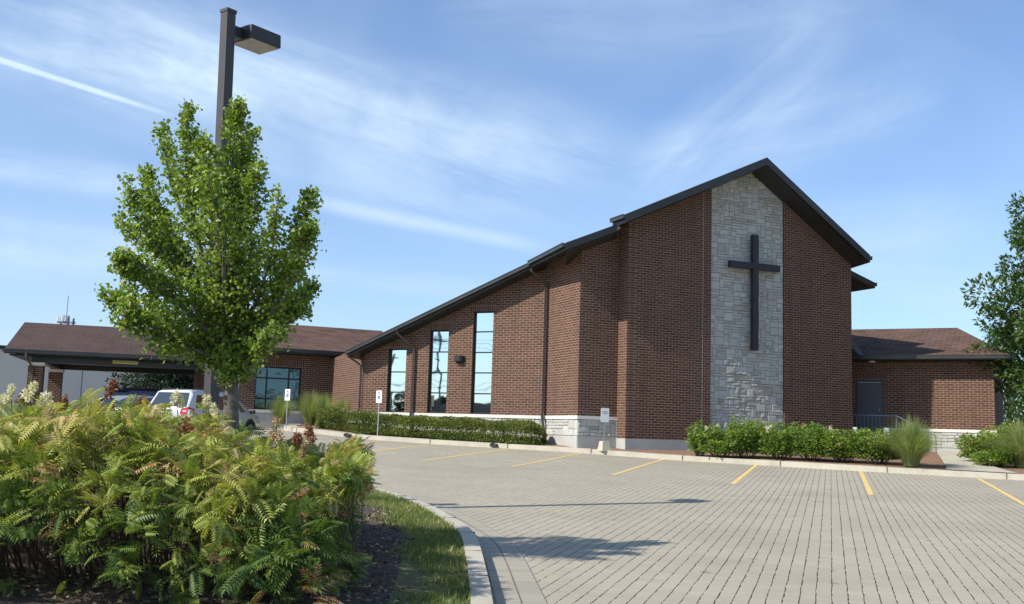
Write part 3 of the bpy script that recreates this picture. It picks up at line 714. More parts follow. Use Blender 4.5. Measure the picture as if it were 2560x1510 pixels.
# soffit under the front overhang
mb = MB()
for a, b in (('l', 'p'), ('p', 'r')):
    s0, z0 = RK[a]; s1, z1 = RK[b]; sg = 1 if a == 'l' else -1
    mb.add([SN(s0, OV-.03, z0-th-.004), SN(s1, OV-.03, z1-th-.004), SN(s1, -.3, z1-th-.004), SN(s0, -.3, z0-th-.004)], [(0, 1, 2, 3)])
mb.build('soffit', 'soffit_metal', ch)
def boxrun(mb, a, b, w_, h_, mi=0, drop=0.):
    a = np.array(a, float); b = np.array(b, float); d = b-a; dh = np.array([d[0], d[1], 0]); dh /= np.linalg.norm(dh)+1e-9; sd = np.array([dh[1], -dh[0], 0])*w_
    q = [a, a+sd, a+sd-(0, 0, h_), a-(0, 0, h_)]; r = [b, b+sd, b+sd-(0, 0, h_), b-(0, 0, h_)]
    mb.add(q+r, [(3, 2, 1, 0), (4, 5, 6, 7), (0, 1, 5, 4), (1, 2, 6, 5), (2, 3, 7, 6), (3, 0, 4, 7)], mi)
def gutter(a, b, out=1, w_=.11, h_=.12):
    """a to b with the gutter on the right-hand side"""
    mb = MB(); boxrun(mb, a, b, w_, h_)
    up_ = np.array([0, 0, .012]); d = np.array(b)-np.array(a); dh = np.array([d[0], d[1], 0]); dh /= np.linalg.norm(dh); sd = np.array([dh[1], -dh[0], 0])
    boxrun(mb, np.array(a)+sd*(w_-.002)+up_, np.array(b)+sd*(w_-.002)+up_, .018, .03)
    boxrun(mb, np.array(a)+sd*(w_-.004)-(0, 0, h_-.02), np.array(b)+sd*(w_-.004)-(0, 0, h_-.02), .012, .03)
    return mb.build('gutter', 'gutter_metal', ch)
# wing roof: front eave line over the window wall, the step over C, back to the ridge
P1 = np.array([.70, 37.0, 7.76]); P2 = np.array([-6.27, 40.51, 4.64])
C1 = SN(-.60, .27, 8.72); C2 = SN(-2.50, .27, 7.90); C3 = SN(-2.28, -2.95, 7.76)
bkv = np.array([-(AB-AL)[1], (AB-AL)[0], 0])/lw(AL, AB)
mb = MB()
slab(mb, [P2, P1, P1+bkv*9-(0, 0, .5), P2+bkv*9-(0, 0, .5)], .24)
slab(mb, [C2, C1, SN(3.4, -7, 8.1), SN(1.2, -7, 7.3)], .24)
slab(mb, [C3-(0, 0, .012), C2-(0, 0, .012), SN(-1.1, .15, 8.46), SN(-1.1, -2.9, 8.2)], .23)
slab(mb, [P1-(0, 0, .012), C3-(0, 0, .014), SN(-1.1, -2.902, 8.198), P1+bkv*2-(0, 0, .10)], .23)
roof_slab('roof', mb)
gutter(P2+np.array([0, 0, -.02]), P1+np.array([0, 0, -.02]))
gutter(C3+np.array([0, 0, -.02]), C2+np.array([0, 0, -.02])); gutter(SN(-.62, -.02, 8.93), SN(-.62, OV, 8.93))
gutter(SN(9.68, OV, 8.53), SN(9.68, -.8, 8.53), w_=.09)
# right-hand eave seen past the corner
mb = MB(); slab(mb, [SN(9.7, -.6, 8.35), SN(11.25, -.6, 7.86), SN(11.25, -5.4, 7.86), SN(9.7, -5.4, 8.35)], .22); roof_slab('roof', mb)
gutter(SN(11.25, -.6, 7.86), SN(11.25, -5.4, 7.86), w_=.1)
wall('brick_wall', SN(9.56, -2.5, 0)[:2], SN(10.6, -2.5, 0)[:2], ZE, [(0, 8.2), (1.04, 7.9)], 'brick_masonry')
# cross on stand-offs
mb = MB(); zc0, zc1 = 4.82, 8.95; sc = 5.03; o0, o1 = .10, .28
def wbox(mb, L, R, s0, s1, z0, z1, o0, o1, mi=0):
    d = (np.array(R)-np.array(L))/lw(L, R); mb.box(W(L, R, (s0+s1)/2, (z0+z1)/2, (o0+o1)/2), (s1-s0, o1-o0, z1-z0), math.atan2(d[1], d[0]), mi)
wbox(mb, El, Er, sc-.115, sc+.115, zc0, zc1, o0, o1)
zb0, zb1 = 7.70, 7.93
wbox(mb, El, Er, sc-1.08, sc-.116, zb0, zb1, o0+.004, o1-.004); wbox(mb, El, Er, sc+.116, sc+1.06, zb0, zb1, o0+.004, o1-.004)
for z in (5.4, 6.6, 7.4, 8.5): wbox(mb, El, Er, sc-.03, sc+.03, z, z+.06, -.03, o0)
mb.build('cross', 'cross_steel', ch, bevel=.008)
# downspouts
def downspout(pts, w_=.055):
    mb = MB(); mb.tube(pts, w_, seg=4); return mb.build('downspout', 'downspout_metal', ch)
def AW(s, z, o): return W(AL, AB, s, z, o)
def adown(s, ztop, eo=.62):
    gz_ = float(np.interp(s, [0, LA], [4.62, 7.60]))
    downspout([AW(s-.45, gz_-.05, eo), AW(s-.45, gz_-.2, eo), AW(s, gz_-.75, .09), AW(s, ZL+.14, .09), AW(s, ZL+.04, .13), AW(s, ZL-.16, .13), AW(s-.0, ZL-.35, .09), AW(s, 1.45, .09)])
adown(2.28, 0); 
q0 = AW(LA-.45, 7.55, .6)
downspout([q0, q0-(0, 0, .15), AW(LA-.10, 7.05, .10), AW(LA-.10, ZL+.14, .10), AW(LA-.10, ZL+.04, .14), AW(LA-.06, ZL-.2, .16), AW(LA-.02, ZL-.5, .12), AW(LA-.02, 1.35, .12)])
q0 = AW(-.45, 4.58, .5)
downspout([q0, q0-(0, 0, .12), AW(-.12, 4.1, .02), AW(-.12, ZL+.14, .02), AW(-.12, ZL+.02, .08), AW(-.14, ZL-.2, .12), AW(-.12, 1.5, .1)])
# wall light
mb = MB(); pts = []
for k in range(9):
    a = math.pi*k/8; pts.append((-.20*math.cos(a), .20*math.sin(a)))
vs = []
for z, sc_ in ((4.20, .72), (4.26, 1.0), (4.44, 1.0), (4.46, .92)):
    vs += [W(AL, AB, 4.24+x*sc_*1.0, z, max(y, 0)*sc_*1.05+.002) for x, y in pts]
fs = []
for r in range(3): fs += [(r*9+k, r*9+k+1, (r+1)*9+k+1, (r+1)*9+k) for k in range(8)]
fs += [tuple(range(8, -1, -1)), tuple(27+k for k in range(9))]
mb.add(vs, fs); mb.build('wall_lamp', 'bronze_metal', ch)
# ---- left wing G with its window
LG = lw(GL, GR)
gs = lambda s: s+1.6
wall('brick_wall', GL, GR, ZL+.02, [(0, 4.95), (LG, 4.95)], 'brick_masonry', [(gs(-.08), gs(1.86), ZL+.04, 4.18)])
wall('brick_wall', GL-n*8, GL, ZL+.02, [(0, 4.95), (8-.001, 4.95)], 'brick_masonry')
wall('foundation', GL, GR, .8, [(0, ZL-.1), (LG, ZL-.1)], 'concrete_block', out=.02)
wall('precast_ledge', GL, GR, ZL-.1, [(-.04, ZL+.01), (LG, ZL+.01)], 'precast_ledge', out=.05)
window(GL, GR, gs(-.08), gs(1.86), ZL+.04, 4.18, [2.82, 3.69], [gs(.41), gs(1.34)], 'teal_glass', bar=.06)
soldier(GL, GR, gs(-.2), gs(1.98), 4.18, 4.47); soldier(GL, GR, 0.01, LG-.1, 4.66, 4.88)
def GW(s, o, z): q = np.array([-10.6, 44.5])+e*s+n*o; return np.array([q[0], q[1], z])
mb = MB()
slab(mb, [GW(-2.2, .6, 4.93), GW(6.5, .6, 4.93), GW(6.5, -4, 6.40), GW(.1, -4, 6.40)], .2)
slab(mb, [GW(-2.2, .6, 4.93), GW(.1, -4, 6.40), GW(-2.2, -8.6, 4.93)], .2)
slab(mb, [GW(6.5, -4.002, 6.40), GW(6.5, -8.6, 4.93), GW(-2.2, -8.6, 4.93), GW(.1, -4.002, 6.40)], .2)
roof_slab('roof', mb); gutter(GW(-2.2, .6, 4.92), GW(4.4, .6, 4.92))
mb = MB(); mb.add([GW(-2.15, .6, 4.725), GW(4.6, .6, 4.725), GW(4.6, -.1, 4.725), GW(-2.15, -.1, 4.725)], [(0, 1, 2, 3)]); mb.build('soffit', 'soffit_metal', ch)
# ---- right wing F
LF = 5.04
wall('brick_wall', FL, FR, 2.33, [(-1.2, 4.98), (LF, 4.98)], 'brick_masonry', [(.10, 1.10, 1.98, 4.15)])
wall('brick_wall', FR, FR-fn*9, 2.33, [(0.001, 4.98), (9, 4.98)], 'brick_masonry')
wall('foundation', FL, FR, .8, [(0, 1.62), (LF, 1.62)], 'concrete_foundation', out=.01, th=.2)
wall('precast_ledge', FL, FR, 2.22, [(1.3, 2.33), (LF+.05, 2.33)], 'precast_ledge', out=.05)
wall('stone_backing', FL, FR, 1.62, [(1.3, 2.22), (LF-.02, 2.22)], 'stone_mortar', out=-.02)
ashlar('stone_base', FL, FR, 1.3, LF-.005, 1.625, lambda s: 2.215, .0, cell=.118, depth=.03, seed=11)
soldier(FL, FR, -.2, 1.22, 4.15, 4.43); soldier(FL, FR, 0.01, LF-.01, 4.74, 4.96)
mb = MB(); wbox(mb, FL, FR, .12, .175, 1.98, 4.14, -.12, -.03); wbox(mb, FL, FR, 1.025, 1.09, 1.98, 4.14, -.12, -.03); wbox(mb, FL, FR, .176, 1.024, 4.08, 4.14, -.12, -.032)
dr = MB(); wbox(dr, FL, FR, .18, 1.02, 1.98, 4.075, -.11, -.06); dro = dr.build('door', 'door_paint', ch)
fo = mb.build('door_frame', 'door_paint', ch)
hd = MB(); wbox(hd, FL, FR, .93, .97, 2.95, 3.07, -.06, -.02); h = hd.build('handle', 'rail_metal', ch); h.parent = dro
def FW(s, o, z): q = FL+fd*s+fn*o; return np.array([q[0], q[1], z])
mb = MB()
slab(mb, [FW(-.9, .6, 5.08), FW(5.62, .6, 5.08), FW(3.54, -4, 6.58), FW(-3, -4, 6.58)], .18)
slab(mb, [FW(5.62, .6, 5.08), FW(5.62, -8.6, 5.08), FW(3.54, -4, 6.58)], .18)
slab(mb, [FW(5.62, -8.6, 5.08), FW(-3, -8.6, 5.08), FW(-3, -4.002, 6.58), FW(3.54, -4.002, 6.58)], .18)
roof_slab('roof', mb); gutter(FW(-.6, .6, 5.07), FW(5.62, .6, 5.07)); gutter(FW(5.62, .6, 5.07), FW(5.62, -3.6, 5.07))
mb = MB(); mb.add([FW(-.5, .6, 4.89), FW(5.58, .6, 4.89), FW(5.58, -.1, 4.89), FW(-.5, -.1, 4.89)], [(0, 1, 2, 3)])
mb.add([FW(4.9, -.1, 4.888), FW(5.58, -.1, 4.888), FW(5.58, -8, 4.888), FW(4.9, -8, 4.888)], [(0, 1, 2, 3)])
mb.build('soffit', 'soffit_metal', ch)
mb = MB(); mb.tube([FW(.75, .3, 4.88), FW(.75, .3, 4.84)], [.13, .10], seg=12); mb.build('soffit_lamp', 'sign_white', ch)
# little return roof edge beside the tall wall
mb = MB()
def FR_(px, py, o): return at_wall(px, py, FL+fn*o, FR+fn*o)
q = [FR_(2131, 851, .55), FR_(2131, 862, .55), FR_(2154, 893, .55), FR_(2163, 893, .55)]
mb.prism(q, np.array([-fn[0]*.04, -fn[1]*.04, 0])); mb.build('flashing', 'flashing', ch)
mb = MB(); q = [FR_(2125, 862, .53), FR_(2125, 899, .53), FR_(2158, 899, .53)]
mb.prism(q, np.array([-fn[0]*.3, -fn[1]*.3, 0])); mb.build('fascia', 'bronze_metal', ch)
# stoop and railing at the side door
st = MB(); st.box(FW(.9, .75, 1.5), (2.2, 1.5, .86), math.atan2(fd[1], fd[0])); st.box(FW(2.2, .75, 1.32), (.4, 1.5, .5), math.atan2(fd[1], fd[0])); st.build('stoop', 'concrete_foundation', ch)
rl = empty('handrail', FW(.9, 1.4, 1.95), 'grey metal guardrail of thin balusters in front of the side door', 'railing')
mb = MB(); mb.tube([FW(-.15, 1.4, 2.76), FW(1.75, 1.4, 2.76)], .02, 6); mb.tube([FW(1.75, 1.4, 2.76), FW(3.1, 1.4, 2.05)], .02, 6); mb.tube([FW(-.15, 1.4, 2.02), FW(1.75, 1.4, 2.02)], .015, 6); mb.tube([FW(1.75, 1.4, 2.70), FW(1.75, 1.4, 1.93)], .02, 6)
mb.tube([FW(3.1, 1.4, 2.05), FW(3.1, 1.4, 1.2)], .02, 6); mb.build('rail', 'rail_metal', rl)
for k in range(14):
    s = -.1+k*.14
    mb = MB(); mb.tube([FW(s, 1.4, 2.75), FW(s, 1.4, 2.02)], .008, 5); mb.build('baluster', 'rail_metal', rl)
# ---- canopy on the left
cf = np.array([.961, .276]); cg = np.array([-.276, .961]); CO = np.array([-20.75, 43.4])
def CWp(a, b, z): q = CO+cf*a+cg*b; return np.array([q[0], q[1], z])
mb = MB(); LC = 10.2
slab(mb, [CWp(-.05, 0, 4.50), CWp(LC, 0, 4.50), CWp(LC, 3.75, 5.95), CWp(.05, 3.75, 5.95)], .18)
slab(mb, [CWp(LC, 3.752, 5.95), CWp(LC, 7.5, 4.5), CWp(-.05, 7.5, 4.5), CWp(.05, 3.752, 5.95)], .18)
roof_slab('roof', mb, ('canopy_shingles', 'bronze_metal'))
gutter(CWp(-.1, 0, 4.50), CWp(LC, 0, 4.50))
mb = MB(); mb.prism([CWp(.25, .1, 4.36), CWp(.25, 3.75, 5.72), CWp(.25, 7.4, 4.36)][::-1], np.array([.1*cf[0], .1*cf[1], 0])); mb.build('gable_end', 'bronze_metal', ch)
mb = MB(); mb.box(CWp(LC/2, 3.75, 4.30), (LC-.2, 6.9, .06), math.atan2(cf[1], cf[0])); mb.build('soffit', 'soffit_metal', ch)
mb = MB()
mb.box(CWp(LC/2+.4, .95, 4.22), (LC-1., .34, .36), math.atan2(cf[1], cf[0])); mb.box(CWp(LC/2+.4, 6.7, 4.22), (LC-1., .34, .36), math.atan2(cf[1], cf[0])); mb.box(CWp(1.2, 3.8, 4.22), (.34, 5.2, .355), math.atan2(cf[1], cf[0]))
mb.build('beam', 'bronze_metal', ch)
for a, b in ((1.1, .95), (1.15, 6.7), (8.8, .95), (8.6, 6.7)):
    c = CWp(a, b, 0); cz = T(c[0], c[1]); rz = math.atan2(cf[1], cf[0])
    mb = MB(); mb.box((c[0], c[1], (cz+3.9)/2), (.58, .58, 3.9-cz), rz); col_ = mb.build('column', 'brick_masonry', ch)
    mb = MB(); mb.box((c[0], c[1], 3.965), (.68, .68, .13), rz); cp = mb.build('capital', 'precast_ledge', ch); cp.parent = col_
mb = MB(); c = CWp(.55, 6.7, 0); mb.box((c[0], c[1], 1.9), (.6, .5, 1.6), math.atan2(cf[1], cf[0])); mb.build('low_pier', 'brick_masonry', ch)
q0 = CWp(.8, -.08, 4.4)
downspout([q0, q0-(0, 0, .2), CWp(1.0, .58, 3.8), CWp(1.0, .58, 1.4)], .05)
# text helper
def text(s_, size, mat, M, parent, name='lettering', ext=.004):
    cu = bpy.data.curves.new('t', 'FONT'); cu.body = s_; cu.size = size; cu.align_x = 'CENTER'; cu.align_y = 'CENTER'; cu.extrude = ext
    o = bpy.data.objects.new('t', cu); COL.objects.link(o); bpy.context.view_layer.update()
    me = bpy.data.meshes.new_from_object(o.evaluated_get(bpy.context.evaluated_depsgraph_get())); bpy.data.objects.remove(o)
    me.transform(M); me.materials.clear(); me.materials.append(MATS[mat])
    ob = bpy.data.objects.new(name, me); COL.objects.link(ob)
    if parent is not None:
        me.transform(parent.matrix_basis.inverted()); ob.parent = parent
    return ob
def face_matrix(c, dirx, nout):
    x = Vector((dirx[0], dirx[1], 0)).normalized(); z = Vector((nout[0], nout[1], 0)).normalized(); y = z.cross(x)
    return Matrix(((x[0], y[0], z[0], c[0]), (x[1], y[1], z[1], c[1]), (x[2], y[2], z[2], c[2]), (0, 0, 0, 1)))
# clearance sign on the canopy beam
cn = np.array([cf[1], -cf[0]]); L_ = CWp(.6, .78, 0)[:2]; R_ = CWp(9, .78, 0)[:2]
sa = at_wall(282, 903, L_, R_); sb = at_wall(345, 907, L_, R_); a_ = (sa[:2]-L_)@cf; b_ = (sb[:2]-L_)@cf
cs_ = empty('clearance_sign', W(L_, R_, (a_+b_)/2, 4.21, .02), 'long narrow yellow clearance sign fixed to the canopy beam', 'sign')
mb = MB(); wbox(mb, L_, R_, a_, b_, 4.13, 4.29, .01, .03); mb.build('sign_plate', 'sign_yellow', cs_)
text('MAXIMUM HEIGHT', .115, 'sign_ink', face_matrix(W(L_, R_, (a_+b_)/2, 4.205, .032), cf, cn), cs_)

# ------------------------------------------------------------------ concrete walk to the side door
def lin(pts, n_):
    pts = [np.array(p_[:2]) for p_ in pts]; t = np.linspace(0, len(pts)-1, n_); return [pts[min(int(q), len(pts)-2)]*(1-(q-min(int(q), len(pts)-2)))+pts[min(int(q), len(pts)-2)+1]*(q-min(int(q), len(pts)-2)) for q in t]
wl = lin([at(2368, 1177, 29.68), at(2352, 1150, 34), at(2338, 1121, 41.2)], 15); wr = lin([at(2545, 1187, 28.80), at(2430, 1155, 33.2), at(2450, 1121, 40.2)], 15)
pz = lambda x, y: bed_at(x, y)+.004+.075*min(max((y-30)/4, 0), 1)
strip('path', wr, wl, pz, pz, 'kerb_concrete')
# ------------------------------------------------------------------ neighbour building, antennas
nb_ = empty('warehouse', (-32, 66, 1.3), 'long low pale grey building with flat roof and dark coping behind the canopy', 'building')
nL = at(-60, 884, 62); nR = at(640, 920, 74); zt = 5.75
nl, nr = nL[:2], nR[:2]
mb = MB(); dd_ = (nr-nl)/lw(nl, nr); nnn = np.array([dd_[1], -dd_[0]])
mb.prism([(*nl, .5), (*nr, .5), (*nr, zt), (*nl, zt)], (-nnn[0]*20, -nnn[1]*20, 0)); mb.build('wall', 'stucco_grey', nb_)
mb = MB(); mb.prism([W(nl, nr, -.1, zt, .12), W(nl, nr, lw(nl, nr)+.1, zt, .12), W(nl, nr, lw(nl, nr)+.1, zt+.22, .12), W(nl, nr, -.1, zt+.22, .12)], (-nnn[0]*20.2, -nnn[1]*20.2, 0)); mb.build('roof', 'bronze_metal', nb_)
for s in (6.2, 13, 20): 
    mb = MB(); wbox(mb, nl, nr, s, s+.05, .6, zt-.01, .0, .015); mb.build('wall_joint', 'antenna_grey', nb_)
mb = MB(); wbox(mb, nl, nr, 11.0, 11.25, 4.1, 4.4, 0, .3); mb.build('wall_lamp', 'black_plastic', nb_)
mb = MB(); wbox(mb, nl, nr, 15.4, 15.7, 4.7, 4.95, 0, .3); mb.build('wall_lamp', 'black_plastic', nb_)
tw = at(165, 812, 150)
an = empty('antenna_mast', (tw[0], tw[1], 1.3), 'distant phone mast with white and grey antenna panels above the canopy roof', 'antenna mast')
mb = MB(); mb.tube([(tw[0], tw[1], 1.3), (tw[0], tw[1], tw[2]-.1)], [.5, .35], 10); mb.build('mast', 'antenna_grey', an)
mb = MB()
for z in (-.1, .35): mb.tube([(tw[0]+1.3*math.cos(a), tw[1]+1.3*math.sin(a), tw[2]+z) for a in np.linspace(0, 2*math.pi, 9)], .07, 5, caps=False)
mb.tube([(tw[0], tw[1], tw[2]-.2), (tw[0], tw[1], tw[2]+4.2)], .05, 5); mb.build('ring_frame', 'antenna_grey', an)
for x, y, w_, z0, z1, m_ in ((-1.12, -.4, .34, -.2, 1.25, 'antenna_white'), (-.85, .5, .16, -.2, 1.3, 'antenna_grey'), (-.25, -1, .24, .3, 1.3, 'antenna_white'), (.1, -.8, .3, .1, 1.25, 'antenna_grey'),
                             (.28, -1.1, .16, .3, 1.15, 'antenna_white'), (.55, -.6, .3, -.2, 1.25, 'antenna_grey'), (1.12, -.2, .24, -.3, .95, 'antenna_grey'), (-.5, -.7, .2, -.1, .9, 'antenna_grey')):
    mb = MB(); mb.box((tw[0]+x, tw[1]+y, tw[2]+(z0+z1)/2), (w_, .15, z1-z0)); mb.build('antenna_panel', m_, an)

# ------------------------------------------------------------------ lamp post
lt_ = at(571, 31, 14.95); lb_ = at(518, 1240, 14.95); lp = lb_[:2]; lz = T(*lp)+.1; ltop = lt_[2]
lo = empty('lamp_post', (lp[0], lp[1], lz), 'tall square dark bronze lamp post with box floodlight rising behind the tree', 'lamp post')
ra = math.radians(53); mb = MB(); ax_, ay_ = math.cos(ra), math.sin(ra); hw = .078
b0 = np.array([lp[0], lp[1], lz]); b1 = lt_
vs = [(c_[0]+sx*hw*ax_-sy*hw*ay_, c_[1]+sx*hw*ay_+sy*hw*ax_, c_[2]) for c_ in (b0, b1) for sx, sy in ((-1, -1), (1, -1), (1, 1), (-1, 1))]
mb.add(vs, [(3, 2, 1, 0), (4, 5, 6, 7), (0, 1, 5, 4), (1, 2, 6, 5), (2, 3, 7, 6), (3, 0, 4, 7)]); mb.build('pole', 'pole_paint', lo, bevel=.006)
mb = MB(); mb.box((b1[0], b1[1], ltop+.01), (.175, .175, .05), ra); mb.build('pole_cap', 'pole_paint', lo)
mb = MB(); mb.box((lp[0], lp[1], lz+.12), (.32, .32, .35), ra); mb.build('base', 'concrete_foundation', lo)
a0 = np.array([b1[0], b1[1]])
mb = MB(); c_ = a0+np.array([ax_, ay_])*.17; mb.box((c_[0], c_[1], ltop-.26), (.22, .11, .16), ra); mb.build('arm', 'bronze_metal', lo)
hc = a0+np.array([ax_, ay_])*.50
mb = MB(); q = [(-.26, -.25), (.32, -.25), (.32, .25), (-.26, .25)]
def HP(x, y, z): return (hc[0]+x*ax_-y*ay_, hc[1]+x*ay_+y*ax_, ltop-.235+z)
vs = [HP(x, y, -.11) for x, y in q]+[HP(x*(.97 if x > 0 else 1), y*.98, .10) for x, y in q]
mb.add(vs, [(4, 5, 6, 7), (0, 1, 5, 4), (1, 2, 6, 5), (2, 3, 7, 6), (3, 0, 4, 7), (3, 2, 1, 0)])
hb = mb.build('lamp_head', 'bronze_metal', lo, bevel=.02)
mb = MB(); vs = [HP(x*.9+.003, y*.88, -.122) for x, y in q]+[HP(x*.9+.003, y*.88, -.105) for x, y in q]
mb.add(vs, [(3, 2, 1, 0), (4, 5, 6, 7), (0, 1, 5, 4), (1, 2, 6, 5), (2, 3, 7, 6), (3, 0, 4, 7)]); lz_ = mb.build('lens', 'lens_glass', lo); 
lz_.parent = hb; lz_.matrix_parent_inverse = Matrix.Identity(4)

# ------------------------------------------------------------------ signs
def plate_poly(c, dx, w_, h_, nout, r=.025, o=0.):
    out = []
    for sx, sz, a0_ in ((1, 1, 0), (-1, 1, 90), (-1, -1, 180), (1, -1, 270)):
        for k in range(4):
            a = math.radians(a0_+k*30); x = sx*(w_/2-r)+r*math.cos(a); z = sz*(h_/2-r)+r*math.sin(a)
            out.append((c[0]+dx[0]*x+nout[0]*o, c[1]+dx[1]*x+nout[1]*o, c[2]+z))
    return out
def park_sign(px, Y, ptop, pbot, zb, w_, h_, label, acc=True, block=False):
    c = at(px, ptop, Y); b = at(px, pbot, Y); x_, y_ = c[0], c[1]
    o = empty('parking_sign', (x_, y_, zb), label, 'sign', 'parking signs on posts along the kerb')
    dx = np.array([math.cos(math.radians(-27)), math.sin(math.radians(-27))]) if acc else e; no = np.array([dx[1], -dx[0]])
    zc = c[2]-h_/2
    mb = MB(); mb.box((x_-no[0]*.01, y_-no[1]*.01, (zb+zc+h_*.4)/2), (.035, .02, zc+h_*.4-zb), math.atan2(dx[1], dx[0])); mb.build('post', 'galvanised', o)
    mb = MB(); mb.prism(plate_poly((x_, y_, zc), dx, w_, h_, no, o=.012), (-no[0]*.006, -no[1]*.006, 0)); mb.build('sign_plate', 'sign_white', o)
    fm = lambda z, ox=0: face_matrix((x_+no[0]*.0135+dx[0]*ox, y_+no[1]*.0135+dx[1]*ox, zc+z), dx, no)
    if acc:
        mb = MB(); R = .062; cz = zc+h_*.28; P_ = []
        for rr in (R, R*.78): P_.append([(x_+no[0]*.015+dx[0]*rr*math.cos(t), y_+no[1]*.015+dx[1]*rr*math.cos(t), cz+rr*math.sin(t)) for t in np.linspace(0, 2*math.pi, 25)[:-1]])
        mb.add(P_[0]+P_[1], [(i, (i+1) % 24, 24+(i+1) % 24, 24+i) for i in range(24)])
        s_ = math.sin(.785)*R*.9; t_ = .008
        mb.add([(x_+no[0]*.0158+dx[0]*a, y_+no[1]*.0158+dx[1]*a, cz+z) for a, z in ((-s_-t_, s_-t_), (-s_+t_, s_+t_), (s_+t_, -s_+t_), (s_-t_, -s_-t_))], [(3, 2, 1, 0)])
        mb.build('prohibition_ring', 'sign_red', o)
        text('P', .095, 'sign_ink', fm(h_*.28), o, 'letter', .0006)
        mb = MB(); mb.prism(plate_poly((x_, y_, zc-h_*.06), dx, .11, .12, no, .01, .0155), (-no[0]*.003, -no[1]*.003, 0)); mb.build('blue_panel', 'sign_blue', o)
        # wheelchair symbol
        mb = MB(); bx_, bz_ = x_+no[0]*.018, zc-h_*.06
        def SP(a, z): return (x_+no[0]*.018+dx[0]*a, y_+no[1]*.018+dx[1]*a, zc-h_*.06+z)
        mb.tube([SP(.026*math.cos(t)-.004, .026*math.sin(t)-.014) for t in np.linspace(2.2, 6.0, 10)], .004, 4); mb.tube([SP(-.01, .025), SP(-.006, -.002), SP(.018, -.002), SP(.03, -.035)], .0045, 4); mb.tube([SP(-.012, .036), SP(-.012, .047)], .007, 6)
        mb.build('wheelchair_symbol', 'sign_white', o)
        text('BY PERMIT', .036, 'sign_ink', fm(-h_*.29), o, 'lettering', .0006); text('ONLY', .036, 'sign_ink', fm(-h_*.39), o, 'lettering', .0006)
    else:
        for i, (ww, z) in enumerate(((.17, .115), (.19, .085), (.20, .055), (.12, .025), (.05, .0))):
            pass
        text('RESERVED', .044, 'sign_ink', fm(h_*.24), o, 'lettering', .0006); text('PARKING', .044, 'sign_ink', fm(h_*.12), o, 'lettering', .0006)
    if block:
        mb = MB(); bb = [(x_, y_)]; lo_, hi_ = [], []
        for sx, sy in ((-1, -1), (1, -1), (1, 1), (-1, 1)):
            lo_.append((x_+dx[0]*sx*.17-dx[1]*sy*.17, y_+dx[1]*sx*.17+dx[0]*sy*.17, zb-.04)); hi_.append((x_+dx[0]*sx*.12-dx[1]*sy*.12, y_+dx[1]*sx*.12+dx[0]*sy*.12, zb+.28))
        mb.add(lo_+hi_, [(3, 2, 1, 0), (4, 5, 6, 7), (0, 1, 5, 4), (1, 2, 6, 5), (2, 3, 7, 6), (3, 0, 4, 7)]); mb.build('concrete_base', 'kerb_concrete', o, bevel=.01)
    return o
park_sign(720, 39.6, 973, 1075, 1.60, .235, .42, 'white accessible parking sign by ornamental grasses before the teal window')
park_sign(948.5, 38.5, 976.5, 1085, 1.42, .24, .44, 'white accessible parking sign by the trimmed hedge before the narrowest window')
park_sign(1512.5, 34.35, 1020, 1100, 1.24, .30, .455, 'white text-only parking sign on a small tapered concrete block', acc=False, block=True)
# tall sign post beside the ginkgo, plate edge-on in the leaves
sp_ = at(591, 1000, 15.6); sz_ = T(sp_[0], sp_[1])+.12
o = empty('sign_post', (sp_[0], sp_[1], sz_), 'tall thin galvanised sign post standing beside the tree trunk', 'sign')
mb = MB(); mb.box((sp_[0]-.018, sp_[1], sz_+1.5), (.012, .03, 3.0)); mb.box((sp_[0]+.018, sp_[1], sz_+1.5), (.012, .03, 3.0)); mb.box((sp_[0], sp_[1]+.012, sz_+1.5), (.026, .006, 2.99)); mb.build('post', 'galvanised', o)
mb = MB(); mb.box((sp_[0]+.03, sp_[1]-.01, sz_+2.72), (.006, .3, .45), math.radians(12)); mb.build('sign_plate', 'sign_white', o)
# kerb drains
for px, py in ((882, 1095), (1249, 1113)):
    best = min(range(len(K)), key=lambda i: abs((CAM+0)[0]+0-0+ (PCX+FPX*((np.array([K[i][0], K[i][1], T(*K[i])])-CAM)@RT)/((np.array([K[i][0], K[i][1], T(*K[i])])-CAM)@FWD))-px))
    kx, ky = K[best]; a = np.array(K[max(best-1, 0)]); b = np.array(K[best+1]); ang = math.atan2((b-a)[1], (b-a)[0])
    o = MB().box((kx, ky, T(kx, ky)+.085), (.24, .20, .10), ang); o.box((kx-.05, ky, T(kx, ky)+.135), (.07, .19, .05), ang)
    tag(o.build('kerb_drain', 'black_plastic', origin=(kx, ky, T(kx, ky))), 'small black drain outlet in the kerb '+('near the hedge sign' if px < 1000 else 'below the right end of the hedge'), 'drain', 'kerb drains')

